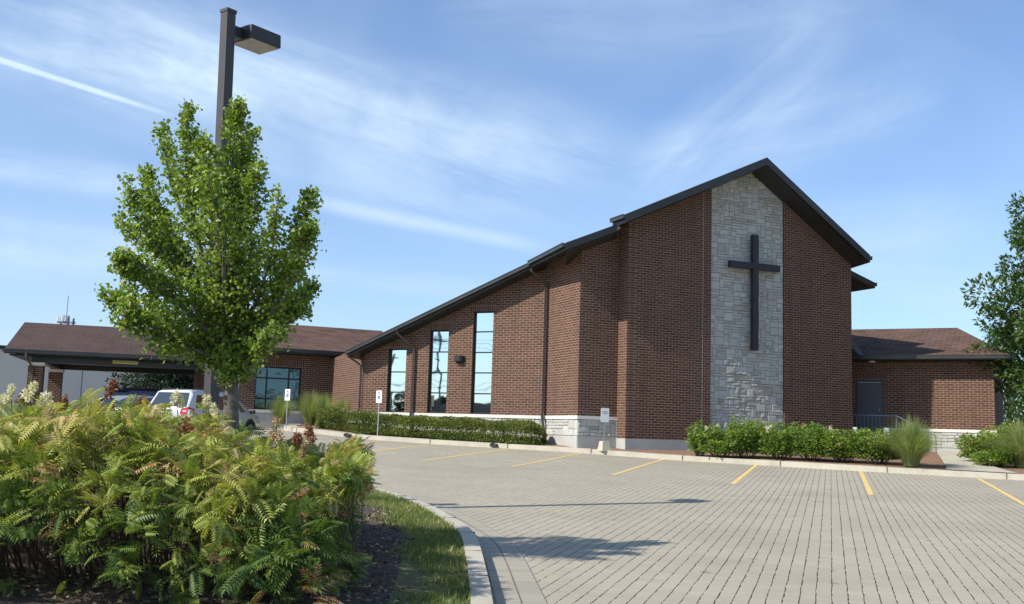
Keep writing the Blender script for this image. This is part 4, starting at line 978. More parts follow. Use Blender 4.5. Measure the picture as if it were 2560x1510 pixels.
# ------------------------------------------------------------------ vehicles
def car(name, base, rz, label, cat, paint, L, Wd, H, prof, glass_x, rails=True, wheels=(.85, 3.95), wr=.34, tail=None, windm='car_glass', sc=1.):
    """prof: stations (x, z belt, z roof, half width, half roof width); x from the rear"""
    o = empty(name, base, label, cat, rz=rz)
    M = Matrix.Translation(Vector(tuple(float(v) for v in base)))@Matrix.Rotation(rz, 4, 'Z')
    def X(x, y, z): v = M@Vector((x*sc, y*sc, z*sc)); return (v.x, v.y, v.z)
    mb = MB(); rings = []
    for x, zb_, zr_, hw_, hr in prof:
        up_ = max(zr_-zb_, .02)
        ring = [(0, .20), (hw_*.82, .20), (hw_*.97, .30), (hw_, .55), (hw_*.985, zb_-.06), (hw_*.955, zb_), (hr+(hw_*.94-hr)*.12, zb_+up_*.80), (hr-.04, zb_+up_*.93), (hr*.72, zr_), (0, zr_+.012*1)]
        rings.append([X(x, y, z) for y, z in ring]+[X(x, -y, z) for y, z in ring[-2:0:-1]])
    k = len(rings[0])
    for r in rings: mb.v += [tuple(q) for q in r]
    for i in range(len(rings)-1):
        for j in range(k): mb.f.append((i*k+j, (i+1)*k+j, (i+1)*k+(j+1) % k, i*k+(j+1) % k)); mb.mi.append(0)
    mb.f += [tuple(range(k)), tuple((len(rings)-1)*k+j for j in range(k-1, -1, -1))]; mb.mi += [0, 0]
    body = mb.build('body', paint, o, smooth=True)
    try:
        body.data.set_sharp_from_angle(angle=math.radians(38))
    except Exception: pass
    px_ = [p_[0] for p_ in prof]
    def P(x, t, sd):
        zb_ = np.interp(x, px_, [p_[1] for p_ in prof]); zr_ = np.interp(x, px_, [p_[2] for p_ in prof]); hw_ = np.interp(x, px_, [p_[3] for p_ in prof]); hr = np.interp(x, px_, [p_[4] for p_ in prof])
        a = np.array([hw_*.955, zb_]); b = np.array([hr+(hw_*.94-hr)*.12, zb_+(zr_-zb_)*.80]); q = a+(b-a)*t
        return X(x, sd*(q[0]+.006), q[1])
    for (x0, x1, x2, x3) in glass_x:        # bottom rear, bottom front, top front, top rear
        for sd in (1, -1):
            q = [P(x0, .06, sd), P(x1, .06, sd), P(x2, .93, sd), P(x3, .93, sd)]
            if sd == 1: q = q[::-1]
            mb = MB(); mb.add(q, [(0, 1, 2, 3)]); mb.build('side_window', 'car_glass', o)
    # rear window and windscreen from neighbouring stations
    def endglass(i, j, nm, mt):
        A, B = prof[i], prof[j]; f = lambda s_, t: (A[0]+(B[0]-A[0])*t)
        za, zb_ = A[2]+.0, B[2]-.02
        ya, yb = A[4]*.86 if A[2]-A[1] > .1 else A[3]*.80, B[4]*.84
        dx_ = -.012 if i < j else .012; sx = .08
        q = [X(A[0]+(B[0]-A[0])*.10+dx_, -ya, za+(zb_-za)*.10+.012), X(A[0]+(B[0]-A[0])*.10+dx_, ya, za+(zb_-za)*.10+.012), X(A[0]+(B[0]-A[0])*.90+dx_, yb, za+(zb_-za)*.90+.012), X(A[0]+(B[0]-A[0])*.90+dx_, -yb, za+(zb_-za)*.90+.012)]
        mb = MB(); mb.add(q, [(3, 2, 1, 0)] if i < j else [(0, 1, 2, 3)]); mb.build(nm, mt, o)
    ri = next(i for i in range(len(prof)-1) if prof[i][2] < H*.72 and prof[i+1][2] >= H*.90)
    endglass(ri, ri+1, 'rear_window', 'car_glass')
    fi = next(i for i in range(len(prof)-1, 0, -1) if prof[i][2] < H*.74 and prof[i-1][2] >= H*.88)
    endglass(fi, fi-1, 'windscreen', windm)
    for wx in wheels:
        for sd in (1, -1):
            hw_ = np.interp(wx, px_, [p_[3] for p_ in prof])
            mb = MB(); mb.tube([X(wx, sd*(hw_-.30), wr+.01), X(wx, sd*(hw_+.008), wr+.01)], (wr+.065)*sc, 22); mb.build('wheel_arch', 'black_plastic', o)
            mb = MB(); mb.tube([X(wx, sd*(hw_-.22), wr), X(wx, sd*(hw_-.02), wr), X(wx, sd*(hw_+.02), wr)], [wr*sc, wr*sc, (wr-.04)*sc], 22); wo_ = mb.build('wheel', 'tyre_rubber', o)
            mb = MB(); mb.tube([X(wx, sd*(hw_+.015), wr), X(wx, sd*(hw_+.032), wr)], [.22*sc, .19*sc], 18); rm = mb.build('rim', 'wheel_metal', o); rm.parent = wo_
    # lamps
    r0 = prof[1]
    for sd in (1, -1):
        zc = r0[1]-.02; mb = MB(); hw_ = r0[3]
        mb.add([X(-.012+prof[0][0], sd*(hw_*.60), zc-.16), X(-.012+prof[0][0], sd*(hw_*.90), zc-.17), X(.25, sd*(hw_+.012), zc-.15), X(.30, sd*(hw_+.012), zc+.04), X(.02, sd*(hw_*.92), zc+.10), X(-.0+prof[0][0], sd*(hw_*.62), zc+.04)], [(0, 1, 4, 5), (1, 2, 3, 4)] if sd < 0 else [(5, 4, 1, 0), (4, 3, 2, 1)])
        mb.build('tail_lamp', 'tail_lens', o)
        fr_ = prof[-1]; mb = MB(); mb.box(X(fr_[0]-.12, sd*(fr_[3]*.78), .72), (.30*sc, .34*sc, .15*sc), rz); mb.build('headlight', 'lens_glass', o)
        gx = prof[fi-1][0]+(prof[fi][0]-prof[fi-1][0])*.72
        mb = MB(); zb_ = np.interp(gx, px_, [p_[1] for p_ in prof]); hw_ = np.interp(gx, px_, [p_[3] for p_ in prof]); mb.box(X(gx, sd*(hw_+.10), zb_+.07), (.12*sc, .20*sc, .15*sc), rz); mb.build('side_mirror', 'black_plastic', o, bevel=.03)
        if rails:
            xs_ = [p_ for p_ in prof if p_[2] > H*.93]; x0, x1 = xs_[0][0]+.15, xs_[-1][0]-.1
            mb = MB(); mb.tube([X(x0, sd*(xs_[0][4]-.10), H-.03), X(x0+.12, sd*(xs_[0][4]-.10), H+.045), X((x0+x1)/2, sd*(xs_[0][4]-.10), H+.055), X(x1-.12, sd*(xs_[0][4]-.10), H+.04), X(x1, sd*(xs_[0][4]-.10), H-.04)], .022*sc, 6); mb.build('roof_rail', 'black_plastic', o)
    # bumper, plate
    mb = MB(); mb.box(X(.02, 0, .46), (.16*sc, Wd*.93*sc, .22*sc), rz); mb.build('bumper', paint, o, bevel=.05)
    mb = MB(); mb.box(X(-.055, 0, .86), (.02*sc, .32*sc, .16*sc), rz); mb.build('licence_plate', 'sign_white', o)
    mb = MB(); mb.box(X(.06, 0, .62 if False else .99), (.02, .5*sc, .03), rz); 
    return o
van_prof = [(0.0, .95, .97, .86, .80), (.04, 1.02, 1.04, .95, .84), (.42, 1.04, 1.70, .97, .76), (.75, 1.04, 1.75, .98, .77), (1.8, 1.02, 1.76, .99, .78), (2.9, 1.00, 1.74, .99, .77), (3.35, .99, 1.66, .98, .73), (4.25, .97, 1.05, .96, .74), (4.75, .86, .92, .92, .70), (5.02, .66, .74, .82, .62), (5.1, .50, .56, .68, .5)]
rp = np.array([-.300*37.8, 37.8]); hdg = math.radians(72); axv = np.array([math.cos(hdg), math.sin(hdg)]); lv = np.array([-axv[1], axv[0]])
vb = rp+lv*.97
car('minivan', (vb[0], vb[1], 1.16), hdg, 'white minivan with roof rails and red tail lamps parked behind the big shrub', 'van', 'car_white', 5.1, 1.95, 1.75, van_prof, [(.42, 1.25, 1.25, .62), (1.35, 2.35, 2.35, 1.35), (2.45, 3.75, 3.20, 2.45)], wheels=(.95, 4.05), wr=.35)
suv_prof = [(0., .95, .97, .84, .8), (.05, 1.04, 1.06, .93, .82), (.42, 1.06, 1.66, .95, .76), (.8, 1.06, 1.73, .96, .78), (2.0, 1.04, 1.75, .97, .78), (2.75, 1.03, 1.70, .97, .76), (3.55, 1.02, 1.10, .96, .76), (4.4, .98, 1.02, .93, .74), (4.72, .85, .9, .86, .7), (4.8, .6, .66, .76, .6)]
hg2 = math.radians(197); sb_ = at(455, 1040, 46.4)
car('suv', (sb_[0], sb_[1], 1.30), hg2, 'dark navy sport utility vehicle facing left under the canopy', 'car', 'car_blue', 4.8, 1.9, 1.75, suv_prof, [(.5, 1.2, 1.2, .7), (1.3, 2.2, 2.2, 1.3), (2.3, 3.15, 2.75, 2.3)], wheels=(.9, 3.85), wr=.36, windm='windscreen')
hat_prof = [(0., .86, .88, .80, .74), (.04, .94, .96, .86, .78), (.50, .96, 1.44, .88, .70), (1.0, .96, 1.52, .89, .70), (2.0, .95, 1.54, .89, .70), (2.6, .94, 1.46, .89, .68), (3.35, .93, .99, .88, .68), (4.1, .82, .87, .84, .64), (4.35, .55, .62, .72, .5)]
hb_ = at(280, 1040, 39.2)
car('hatchback', (hb_[0], hb_[1], T(hb_[0], hb_[1])), math.radians(76), 'silver hatchback mostly hidden behind the shrub beside the white minivan', 'car', 'car_silver', 4.35, 1.8, 1.54, hat_prof, [(.6, 1.4, 1.4, .75), (1.5, 2.4, 2.4, 1.5), (2.5, 3.05, 2.6, 2.5)], rails=False, wheels=(.8, 3.5), wr=.31, sc=.92)

# ------------------------------------------------------------------ vegetation
def rdir(n_, up=0.):
    d = rng.normal(size=(n_, 3)); d /= np.linalg.norm(d, axis=1, keepdims=True); d[:, 2] += up; return d
FAN_V = np.array([[0, 0, 0], [.45, .06, 0], [1.05, .62, .06], [1.15, .08, -.02], [1.0, -.62, .06], [.45, -.06, 0]]); FAN_F = np.array([[0, 1, 3, 5], [1, 2, 3, 3], [5, 3, 4, 4]])
FAN_V = np.array([[0, 0, 0], [.78, .58, .05], [1.1, .06, -.02], [.78, -.58, .05], [0.0, .0, 0]]); FAN_F = np.array([[0, 2, 1], [0, 3, 2]])
# --- ginkgo
TY = 10.7
tb = at(580, 1000, TY)
gk = empty('ginkgo_tree', (-2.86, TY, T(-2.86, TY)+.13), 'young green ginkgo tree with fan leaves growing out of the shrub bed', 'tree')
PL = [([(582, 900), (585, 700), (585, 500), (592, 262)], [55, 95, 66, 15], 2700, 0), ([(560, 800), (500, 620), (465, 450), (468, 275)], [50, 66, 46, 13], 1250, -.12),
      ([(560, 820), (440, 640), (375, 545), (366, 440)], [50, 60, 42, 18], 900, .15), ([(420, 650), (345, 560), (320, 460)], [40, 28, 12], 300, -.1), ([(420, 660), (330, 590), (287, 545)], [30, 24, 12], 240, .1),
      ([(560, 870), (430, 740), (345, 700), (296, 655)], [50, 78, 60, 14], 1350, -.3), ([(560, 900), (420, 805), (330, 770), (252, 745)], [50, 66, 38, 12], 1050, .1),
      ([(600, 880), (690, 740), (740, 620), (775, 495)], [50, 66, 50, 20], 1200, .1), ([(640, 760), (680, 640), (695, 487)], [50, 34, 13], 420, -.2), ([(620, 880), (700, 790), (788, 722)], [50, 60, 14], 650, .25),
      ([(590, 640), (625, 500), (652, 420)], [60, 44, 14], 520, -.1), ([(600, 500), (632, 330)], [44, 15], 300, .1), ([(560, 930), (480, 870), (405, 888)], [32, 42, 16], 430, .2),
      ([(600, 940), (640, 890), (690, 830)], [28, 48, 24], 520, -.1), ([(450, 520), (418, 410), (407, 322)], [40, 28, 11], 330, .12), ([(572, 950), (580, 900)], [34, 55], 380, -.05),
      ([(560, 820), (560, 600), (520, 450)], [70, 80, 50], 900, -.35), ([(560, 850), (470, 720), (405, 620), (385, 530)], [60, 82, 62, 36], 1200, .2), ([(560, 900), (440, 860), (345, 815), (300, 785)], [50, 66, 52, 26], 900, -.15),
      ([(620, 870), (705, 740), (755, 630), (778, 570)], [46, 60, 44, 22], 800, -.1), ([(600, 900), (700, 825), (755, 775)], [50, 55, 24], 600, .15), ([(540, 620), (520, 460), (505, 365)], [70, 62, 32], 800, .1), ([(600, 860), (620, 700), (640, 600)], [60, 60, 40], 500, .35)]
PXM = TY/FPX
V_, F_, R_ = [], [], []; off_ = 0
tm = MB()
trunk = [at(577, 1240, TY), at(577, 1100, TY), at(578, 980, TY), at(576, 930, TY), at(582, 850, TY), at(584, 700, TY), at(585, 500, TY), at(590, 330, TY)]
trunk[0][2] = T(-2.86, TY)+.05
tm.tube(trunk, [.095, .080, .074, .070, .052, .040, .026, .010], 12)
for pts, rad, cnt, dy in PL:
    m_ = len(pts); W3 = [at(x, y, TY+dy*(i/(m_-1))*2.8) for i, (x, y) in enumerate(pts)]
    base_ = W3[0].copy()
    if pts[0][1] < 940 and m_ > 2:
        r0 = .030 if cnt > 800 else .018
        tm.tube([trunk[4 if pts[0][1] > 700 else 5]*.5+base_*.5]+W3, [r0]+[r0*(1-.85*i/(m_-1)) for i in range(m_)], 6)
    cnt = int(cnt*2.2)
    t = rng.random(cnt)**.85*(m_-1); i0 = np.minimum(t.astype(int), m_-2); fr_ = (t-i0)[:, None]; W3a = np.array(W3)
    c = W3a[i0]*(1-fr_)+W3a[i0+1]*fr_; rad = [q*1.08 for q in rad]; rr = np.interp(t, range(m_), rad)*PXM
    axis = W3a[i0+1]-W3a[i0]; axis /= np.linalg.norm(axis, axis=1, keepdims=True)
    # leaves sit in whorls on spurs along side shoots
    ns = max(10, cnt//11); sh_t = rng.random(ns)*(m_-1); si = np.minimum(sh_t.astype(int), m_-2); sf = (sh_t-si)[:, None]; sc_ = W3a[si]*(1-sf)+W3a[si+1]*sf
    sd = rdir(ns, .45); sd /= np.linalg.norm(sd, axis=1, keepdims=True); sl_ = np.interp(sh_t, range(m_), rad)*PXM*rng.uniform(.6, 1.12, ns)
    k = rng.integers(0, ns, cnt); along = rng.uniform(.05, 1, cnt)**.7
    P_ = sc_[k]+sd[k]*(sl_[k]*along)[:, None]+rng.normal(0, .030, (cnt, 3)); P_[:, 2] += .02
    D_ = rdir(cnt, .25)+sd[k]*.8
    tone = np.clip(rng.normal(.45, .22, cnt)+.10*along, 0, 1)
    v, f, r = scatter(FAN_V, FAN_F, P_, D_, rng.uniform(.026, .046, cnt), rng.uniform(-1.4, 1.4, cnt), tone)
    V_.append(v); F_.append(f+off_); R_.append(r); off_ += len(v)
    for j in range(0, ns, 3): tm.tube([sc_[j], sc_[j]+sd[j]*sl_[j]*.9], [.006, .003], 3, caps=False)
tm.build('trunk', 'bark', gk, uv=False, smooth=True)
build_np('crown', np.concatenate(V_), np.concatenate(F_), np.concatenate(R_), 'ginkgo_leaf', gk)

# --- big sorbaria thicket in the foreground
SHX = (-9.5, -1.25)
def bush_edge(y): return -.139*y+.02+.07*np.sin(y*2.3)+.04*np.sin(y*5.1+1)
def bush_top(x, y):
    """height above ground"""
    ex = np.clip((bush_edge(y)-x)/.30, 0, 1); ey = np.clip((y-7.0)/.7, 0, 1); eb = np.clip((13.2-y)/1.6, 0, 1)
    h = np.interp(bush_edge(y)-x, [0, .2, .5, 1.0, 1.4, 3.], [.50, 1.0, 1.44, 1.52, 1.67, 1.71])-(.03*y+.12)+.05*np.sin(x*2.3+y)+.05*np.sin(y*3.1-x*1.7)+.07*np.sin(x*6.1+1)*np.sin(y*5.3)
    return h*(ex**.40)*(ey**.42)*(eb**.5)
def vnoise(P, s, seed):
    r = np.random.default_rng(seed); k = r.normal(size=(8, 3))*s; ph = r.uniform(0, 6.28, 8); return np.sin(P@k.T+ph).sum(1)/8**.5/1.4
# leaf shoots: rosettes of fronds at the shoot tips
SP, SD = [], []
n_ = 2900; x = rng.uniform(-9.6, -.9, n_); y = rng.uniform(7.1, 13.0, n_); h = bush_top(x, y); k = h > .2; x, y, h = x[k], y[k], h[k]; eps = .05
gx = (bush_top(x+eps, y)-bush_top(x-eps, y))/(2*eps); gy = (bush_top(x, y+eps)-bush_top(x, y-eps))/(2*eps)
SP.append(np.stack([x, y, np.array([T(a, b)+.14 for a, b in zip(x, y)])+h*rng.uniform(.74, 1.0, len(x))], 1)); SD.append(np.stack([-np.clip(gx, -1.2, 1.2)*.6, -np.clip(gy, -1.2, 1.2)*.6, np.ones(len(x))], 1))
n_ = 760; x = rng.uniform(-9.2, -1.35, n_); u = rng.random(n_)**.52; h = np.maximum(bush_top(x, np.full(n_, 8.4)), .25); z = h*u; y = 7.38+.25*(u**2)-.25*np.sin(u*3.1)+rng.normal(0, .12, n_); k = x < bush_edge(y)-.1-.55*(1-u)**1.5
x, y, z = x[k], y[k], z[k]; SP.append(np.stack([x, y, np.array([T(a, b)+.14 for a, b in zip(x, y)])+z], 1)); SD.append(np.stack([rng.normal(0, .3, len(x)), np.full(len(x), -.9), rng.normal(.25, .25, len(x))], 1))
n_ = 420; y = rng.uniform(8.0, 12.6, n_); u = rng.random(n_)**.55; h = bush_top(bush_edge(y)-.5, y); z = h*u; x = bush_edge(y)-.10-.60*(1-u)**1.4+rng.normal(0, .06, n_)
SP.append(np.stack([x, y, np.array([T(a, b)+.14 for a, b in zip(x, y)])+z], 1)); SD.append(np.stack([np.full(n_, .9), rng.normal(-.35, .4, n_), rng.normal(.2, .25, n_)], 1))
SP = np.concatenate(SP); SD = np.concatenate(SD); SD /= np.linalg.norm(SD, axis=1, keepdims=True)
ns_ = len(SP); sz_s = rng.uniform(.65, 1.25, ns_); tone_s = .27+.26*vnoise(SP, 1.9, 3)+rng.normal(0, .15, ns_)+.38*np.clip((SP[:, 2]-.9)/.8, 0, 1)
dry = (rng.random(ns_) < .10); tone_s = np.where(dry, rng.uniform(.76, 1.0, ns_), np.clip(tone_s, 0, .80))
bs = empty('sorbaria_shrub', (-4.5, 9.8, T(-4.5, 9.8)+.12), 'large foreground thicket of feathery yellow-green leaves with white and rusty flower plumes', 'shrub')
TPL = [frond_template(8, .36, .34), frond_template(6, .46, .55), frond_template(9, .30, .20), frond_template(5, .52, .75)]
V_, F_, R_ = [], [], []; off_ = 0
for ti, (tv, tf) in enumerate(TPL):
    cnt = int(ns_*(2.6, 2.2, 2.0, 1.6)[ti]); k = rng.integers(0, ns_, cnt); a = rng.uniform(0, 6.28, cnt)
    ax1 = np.cross(SD[k], np.array([.3, .2, .93])+rng.normal(0, .05, (cnt, 3))); ax1 /= np.linalg.norm(ax1, axis=1, keepdims=True); ax2 = np.cross(SD[k], ax1)
    D_ = SD[k]*rng.uniform(.1, .9, cnt)[:, None]+ax1*np.cos(a)[:, None]+ax2*np.sin(a)[:, None]; D_[:, 2] += .12
    P_ = SP[k]-SD[k]*rng.uniform(0, .12, cnt)[:, None]+rng.normal(0, .02, (cnt, 3))
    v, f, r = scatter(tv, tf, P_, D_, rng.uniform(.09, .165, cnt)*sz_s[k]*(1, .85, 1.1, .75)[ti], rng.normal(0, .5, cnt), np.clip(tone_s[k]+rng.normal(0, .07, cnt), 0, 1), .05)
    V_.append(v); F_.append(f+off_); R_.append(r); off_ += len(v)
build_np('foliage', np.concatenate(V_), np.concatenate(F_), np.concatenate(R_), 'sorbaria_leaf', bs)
# interior leaves, sparse
mb = MB()
for q, d in zip(SP[::2], SD[::2]):
    g0 = T(q[0], q[1])+.05; rx, ry = q[0]*.97-.06, min(max(q[1], 8.2), 12.5)+random.gauss(.12, .12)
    if q[0] > bush_edge(q[1])-.5: rx = q[0]-random.uniform(.2, .5)
    mb.tube([(rx, ry, g0), ((rx+q[0])/2+random.gauss(0, .04), (ry+q[1])/2, g0+(q[2]-g0)*.55), q-d*.02], [.008, .006, .003], 4, caps=False)
mb_stems = mb
# flower plumes
def plume(nm, mat, P, hgt, wid, cnt, seed, par, lean=(0, 0), leaf=(.016, .030)):
    # several fat lobes of tiny florets
    r = np.random.default_rng(seed); nl_ = int(r.integers(3, 6)); t0 = r.uniform(.1, .95, nl_); a0 = r.uniform(0, 6.28, nl_); rr0 = wid*(1.15-t0)*r.uniform(.5, 1.1, nl_)
    k = r.integers(0, nl_, cnt); g_ = r.normal(size=(cnt, 3)); g_ /= np.linalg.norm(g_, axis=1, keepdims=True); g_ *= (r.random(cnt)**.4)[:, None]
    c = np.stack([rr0*np.cos(a0)+lean[0]*t0*hgt, rr0*np.sin(a0), t0*hgt], 1)
    Q = c[k]+g_*np.array([wid*.55, wid*.55, hgt*.30])+np.array(P)
    v, f, rr = scatter(LEAF_T, LEAF_F, Q, g_+r.normal(0, .5, (cnt, 3)), r.uniform(*leaf, cnt), r.uniform(0, 3, cnt), r.random(cnt))
    return build_np(nm, v, f, rr, mat, par)
WP = [(25, 965), (68, 960), (5, 985), (95, 1000), (240, 1030), (440, 975), (520, 985), (545, 1000), (370, 1040), (470, 1045), (500, 1060), (410, 1120), (700, 1125), (120, 985), (745, 1150)]
BP = [(262, 960), (115, 1012), (48, 985), (160, 1005), (190, 1015), (268, 1022), (345, 1005), (300, 1080), (330, 1090), (460, 1050), (690, 1060), (740, 1085), (782, 1075), (758, 1110), (850, 1125), (905, 1200), (880, 1190), (830, 1110), (590, 1110), (240, 1190), (75, 1170)]
WPP = [at(px, py+40, random.uniform(9.3, 10.6)) for px, py in WP]; BPP = [at(px, py+38, random.uniform(9.2, 10.4)) for px, py in BP]
for q in WPP+BPP: mb_stems.tube([q+(random.gauss(0, .06), .05, -.55), q+(random.gauss(0, .02), .02, -.2), q+(0, 0, .12)], [.008, .006, .003], 4, caps=False)
mb_stems.build('stems', 'twig', bs, uv=False)
for i, p_ in enumerate(WPP):
    plume('flower_plume', 'white_petal', p_, .10+random.random()*.05, .045+random.random()*.018, 330, i, bs, (random.gauss(0, .25), 0), leaf=(.018, .036))
for i, p_ in enumerate(BPP):
    plume('seed_plume', 'tan_seed' if i % 3 == 1 else 'brown_seed', p_, .12+random.random()*.06, .045+random.random()*.02, 330, 50+i, bs, (random.gauss(0, .25), 0), leaf=(.018, .036))

# --- mulch chips and turf on the island
def chips(n_, xr, yr, mat, size, name, zf, parent=None, keep=None):
    x = rng.uniform(*xr, n_); y = rng.uniform(*yr, n_)
    if keep is not None: k = keep(x, y); x, y = x[k], y[k]
    z = np.array([zf(a, b) for a, b in zip(x, y)]); m_ = len(x)
    P_ = np.stack([x, y, z+.006], 1); D_ = np.stack([rng.normal(size=m_), rng.normal(size=m_), rng.normal(0, .25, m_)], 1)
    v, f, r = scatter(LEAF_T, LEAF_F, P_, D_, rng.uniform(*size, m_), rng.normal(0, .4, m_), rng.random(m_))
    o = build_np(name, v, f, r, mat); return tag(o, kind='stuff')
def iz(a, b): s_ = max(edge_dist(a, b), 0); return T(a, b)+ZK-.02+.05*min(s_, 3.)
chips(14000, (-5, .2), (7.2, 17), 'wood_chip', (.02, .07), 'mulch_chips', iz, keep=lambda x, y: np.array([edge_dist(a, b) > .55+.15*math.sin(b*2.1) for a, b in zip(x, y)]))
m_ = 52000; x = rng.uniform(-3.6, .4, m_); y = rng.uniform(7.0, 18.5, m_); ed = np.array([edge_dist(a, b) for a, b in zip(x, y)])
wdt = .50+.35*np.clip((y-9)/4, 0, 1.2)+.12*np.sin(y*2.5)
k = (ed > .01) & (ed < wdt*rng.uniform(.6, 1.1, m_)) & (vnoise(np.stack([x, y, 0*x], 1), 5, 4) > -.85); x, y, ed = x[k], y[k], ed[k]; m_ = len(x)
z = np.array([iz(a, b) for a, b in zip(x, y)])
BL_V = np.array([[0, -.10, 0], [0, .10, 0], [.6, .05, 0], [1, 0, -.15], [.6, -.05, 0.]]); BL_F = np.array([[0, 4, 2, 1], [4, 3, 3, 2]]); BL_F = np.array([[0, 3, 1]])
D_ = np.stack([rng.normal(0, .45, m_), rng.normal(0, .45, m_), np.ones(m_)], 1)
tone = np.clip(.45+.22*vnoise(np.stack([x, y, 0*x], 1), 2.5, 8)+rng.normal(0, .18, m_), 0, 1)
v, f, r = scatter(BL_V[[0, 1, 2, 3, 4]], BL_F, np.stack([x, y, z], 1), D_, rng.uniform(.035, .085, m_), rng.uniform(0, 3, m_), tone)
tag(build_np('grass', v, f, r, 'lawn_blade'), kind='stuff')

# --- clipped hedge: three merged lengths read as one row
def hedge(name, pts, hgt, wid, label, mat='hedge_leaf', leaf=(.05, .09), dens=900, rough=.14, seed=0, cat='hedge', noise_s=3.2, parts=True, top=.12, sides=1):
    """pts: [(x, y, zbase)] centre line"""
    pts = [np.array(p_, float) for p_ in pts]; c0 = pts[0]
    o = empty(name, tuple(pts[len(pts)//2]), label, cat)
    seg = [np.linalg.norm(b-a) for a, b in zip(pts[:-1], pts[1:])]; tot = sum(seg); n_ = int(dens*tot); r = np.random.default_rng(seed)
    cum = np.concatenate([[0], np.cumsum(seg)]); t = r.uniform(-wid*.4, tot+wid*.4, n_); tt = np.clip(t, 0, tot-1e-6); i = np.clip(np.searchsorted(cum, tt, 'right')-1, 0, len(seg)-1)
    A = np.array(pts)[i]; B = np.array(pts)[i+1]; fr_ = ((tt-cum[i])/np.array(seg)[i])[:, None]; c = A*(1-fr_)+B*fr_; d = (B-A)/np.linalg.norm(B-A, axis=1, keepdims=True); sd = np.stack([-d[:, 1], d[:, 0], 0*d[:, 0]], 1)
    ov = (t-tt)[:, None]*d
    ang = r.uniform(-1.15, math.pi+1.15, n_); sh = r.uniform(.80, 1.02, n_)
    ex = 1-np.clip(np.abs(t-tt)/(wid*.45), 0, 1)**2*.5
    u_ = np.sign(np.cos(ang))*np.abs(np.cos(ang))**.55*wid/2*sh*ex; z_ = (np.sign(np.sin(ang))*np.abs(np.sin(ang))**.45*.5+.5)*hgt*sh*ex
    P_ = c+ov+sd*u_[:, None]; P_[:, 2] += z_
    bump_ = vnoise(P_, noise_s, seed+1)*rough; outd = sd*np.cos(ang)[:, None]; outd[:, 2] += np.sin(ang); P_ += outd*bump_[:, None]
    P_[:, 2] = np.maximum(P_[:, 2], c[:, 2]+.03)
    tone = np.clip(.42+.25*vnoise(P_, 5, seed+5)+r.normal(0, .2, n_), 0, 1)
    v, f, rr = scatter(LEAF_T, LEAF_F, P_, outd+rdir(n_)*.9, r.uniform(*leaf, n_), r.uniform(-1.5, 1.5, n_), tone)
    build_np('foliage', v, f, rr, mat, o)
    # dark twiggy core
    mb = MB()
    for k in range(int(tot*9)):
        q = r.uniform(0, tot); i_ = int(np.clip(np.searchsorted(cum, q, 'right')-1, 0, len(seg)-1)); c = pts[i_]+(pts[i_+1]-pts[i_])*(q-cum[i_])/seg[i_]
        mb.tube([c+(r.normal(0, .05), r.normal(0, .05), 0), c+(r.normal(0, wid*.16), r.normal(0, wid*.16), hgt*.55), c+(r.normal(0, wid*.28), r.normal(0, wid*.28), hgt*.88)], [.012, .009, .004], 4, caps=False)
    mb.build('branches', 'twig', o, uv=False)
    return o
def bpnt(px, Y, dz=0.):
    q = at(px, 1080, Y); return (q[0], q[1], bed_at(q[0], q[1])+dz)
hedge('clipped_hedge', [bpnt(822, 40.6), bpnt(915, 39.7), bpnt(1080, 38.3), bpnt(1230, 37.1), bpnt(1335, 36.35)], .70, .92, 'long low clipped green hedge under the three tall windows', dens=8500, rough=.08, leaf=(.06, .10), noise_s=3.5, seed=21)
# shrubs in front of the gable: each a plant of its own
def shrub(px, Y, w_, hgt, label, seed, mat='rose_leaf', leaf=(.07, .13), n_=2600, name='leafy_shrub', flowers=0, grp='leafy shrubs in the bed below the gable', ground=None):
    w_ *= 1.22; n_ = int(n_*1.5); q = at(px, 1080, Y); gz_ = bed_at(q[0], q[1]) if ground is None else ground; r = np.random.default_rng(seed)
    o = empty(name, (q[0], q[1], gz_), label, 'shrub', grp)
    # several leafy shoots
    ns = 26; sa_ = r.uniform(0, 6.28, ns); sr = r.uniform(0, 1, ns)**.5*w_*.42; sx = sr*np.cos(sa_); sy = sr*np.sin(sa_)*.8; shh = hgt*(1-.35*(sr/(w_*.5))**2)*r.uniform(.62, 1.16, ns)
    k = r.integers(0, ns, n_); t = r.uniform(.08, 1, n_)**.75; lr = w_*.17*(1.15-t*.75)*np.sqrt(r.random(n_)); la = r.uniform(0, 6.28, n_)
    P_ = np.stack([q[0]+sx[k]*(.5+.55*t)+lr*np.cos(la), q[1]+sy[k]*(.5+.55*t)+lr*np.sin(la), gz_+shh[k]*t+.02], 1)
    D_ = np.stack([np.cos(la), np.sin(la), r.normal(.15, .4, n_)], 1)
    tone = np.clip(.40+.25*vnoise(P_, 4, seed)+r.normal(0, .2, n_)+.1*t, 0, .93); tone = np.where(r.random(n_) < .025, 1., tone)
    v, f, rr = scatter(LEAF_T, LEAF_F, P_, D_, r.uniform(*leaf, n_), r.normal(0, .6, n_), tone); build_np('foliage', v, f, rr, mat, o)
    mb = MB()
    for i in range(ns): mb.tube([(q[0]+sx[i]*.3, q[1]+sy[i]*.3, gz_-.03), (q[0]+sx[i]*.8, q[1]+sy[i]*.8, gz_+shh[i]*.5), (q[0]+sx[i], q[1]+sy[i], gz_+shh[i]*.92)], [.012, .009, .004], 4, caps=False)
    mb.build('stems', 'twig', o, uv=False)
    for i in range(flowers):
        j = int(r.integers(0, ns)); plume('flower_plume', 'white_petal', (q[0]+sx[j], q[1]+sy[j]-.1, gz_+shh[j]*.97), .15, .07, 150, seed*10+i, o, leaf=(.02, .04))
    return o
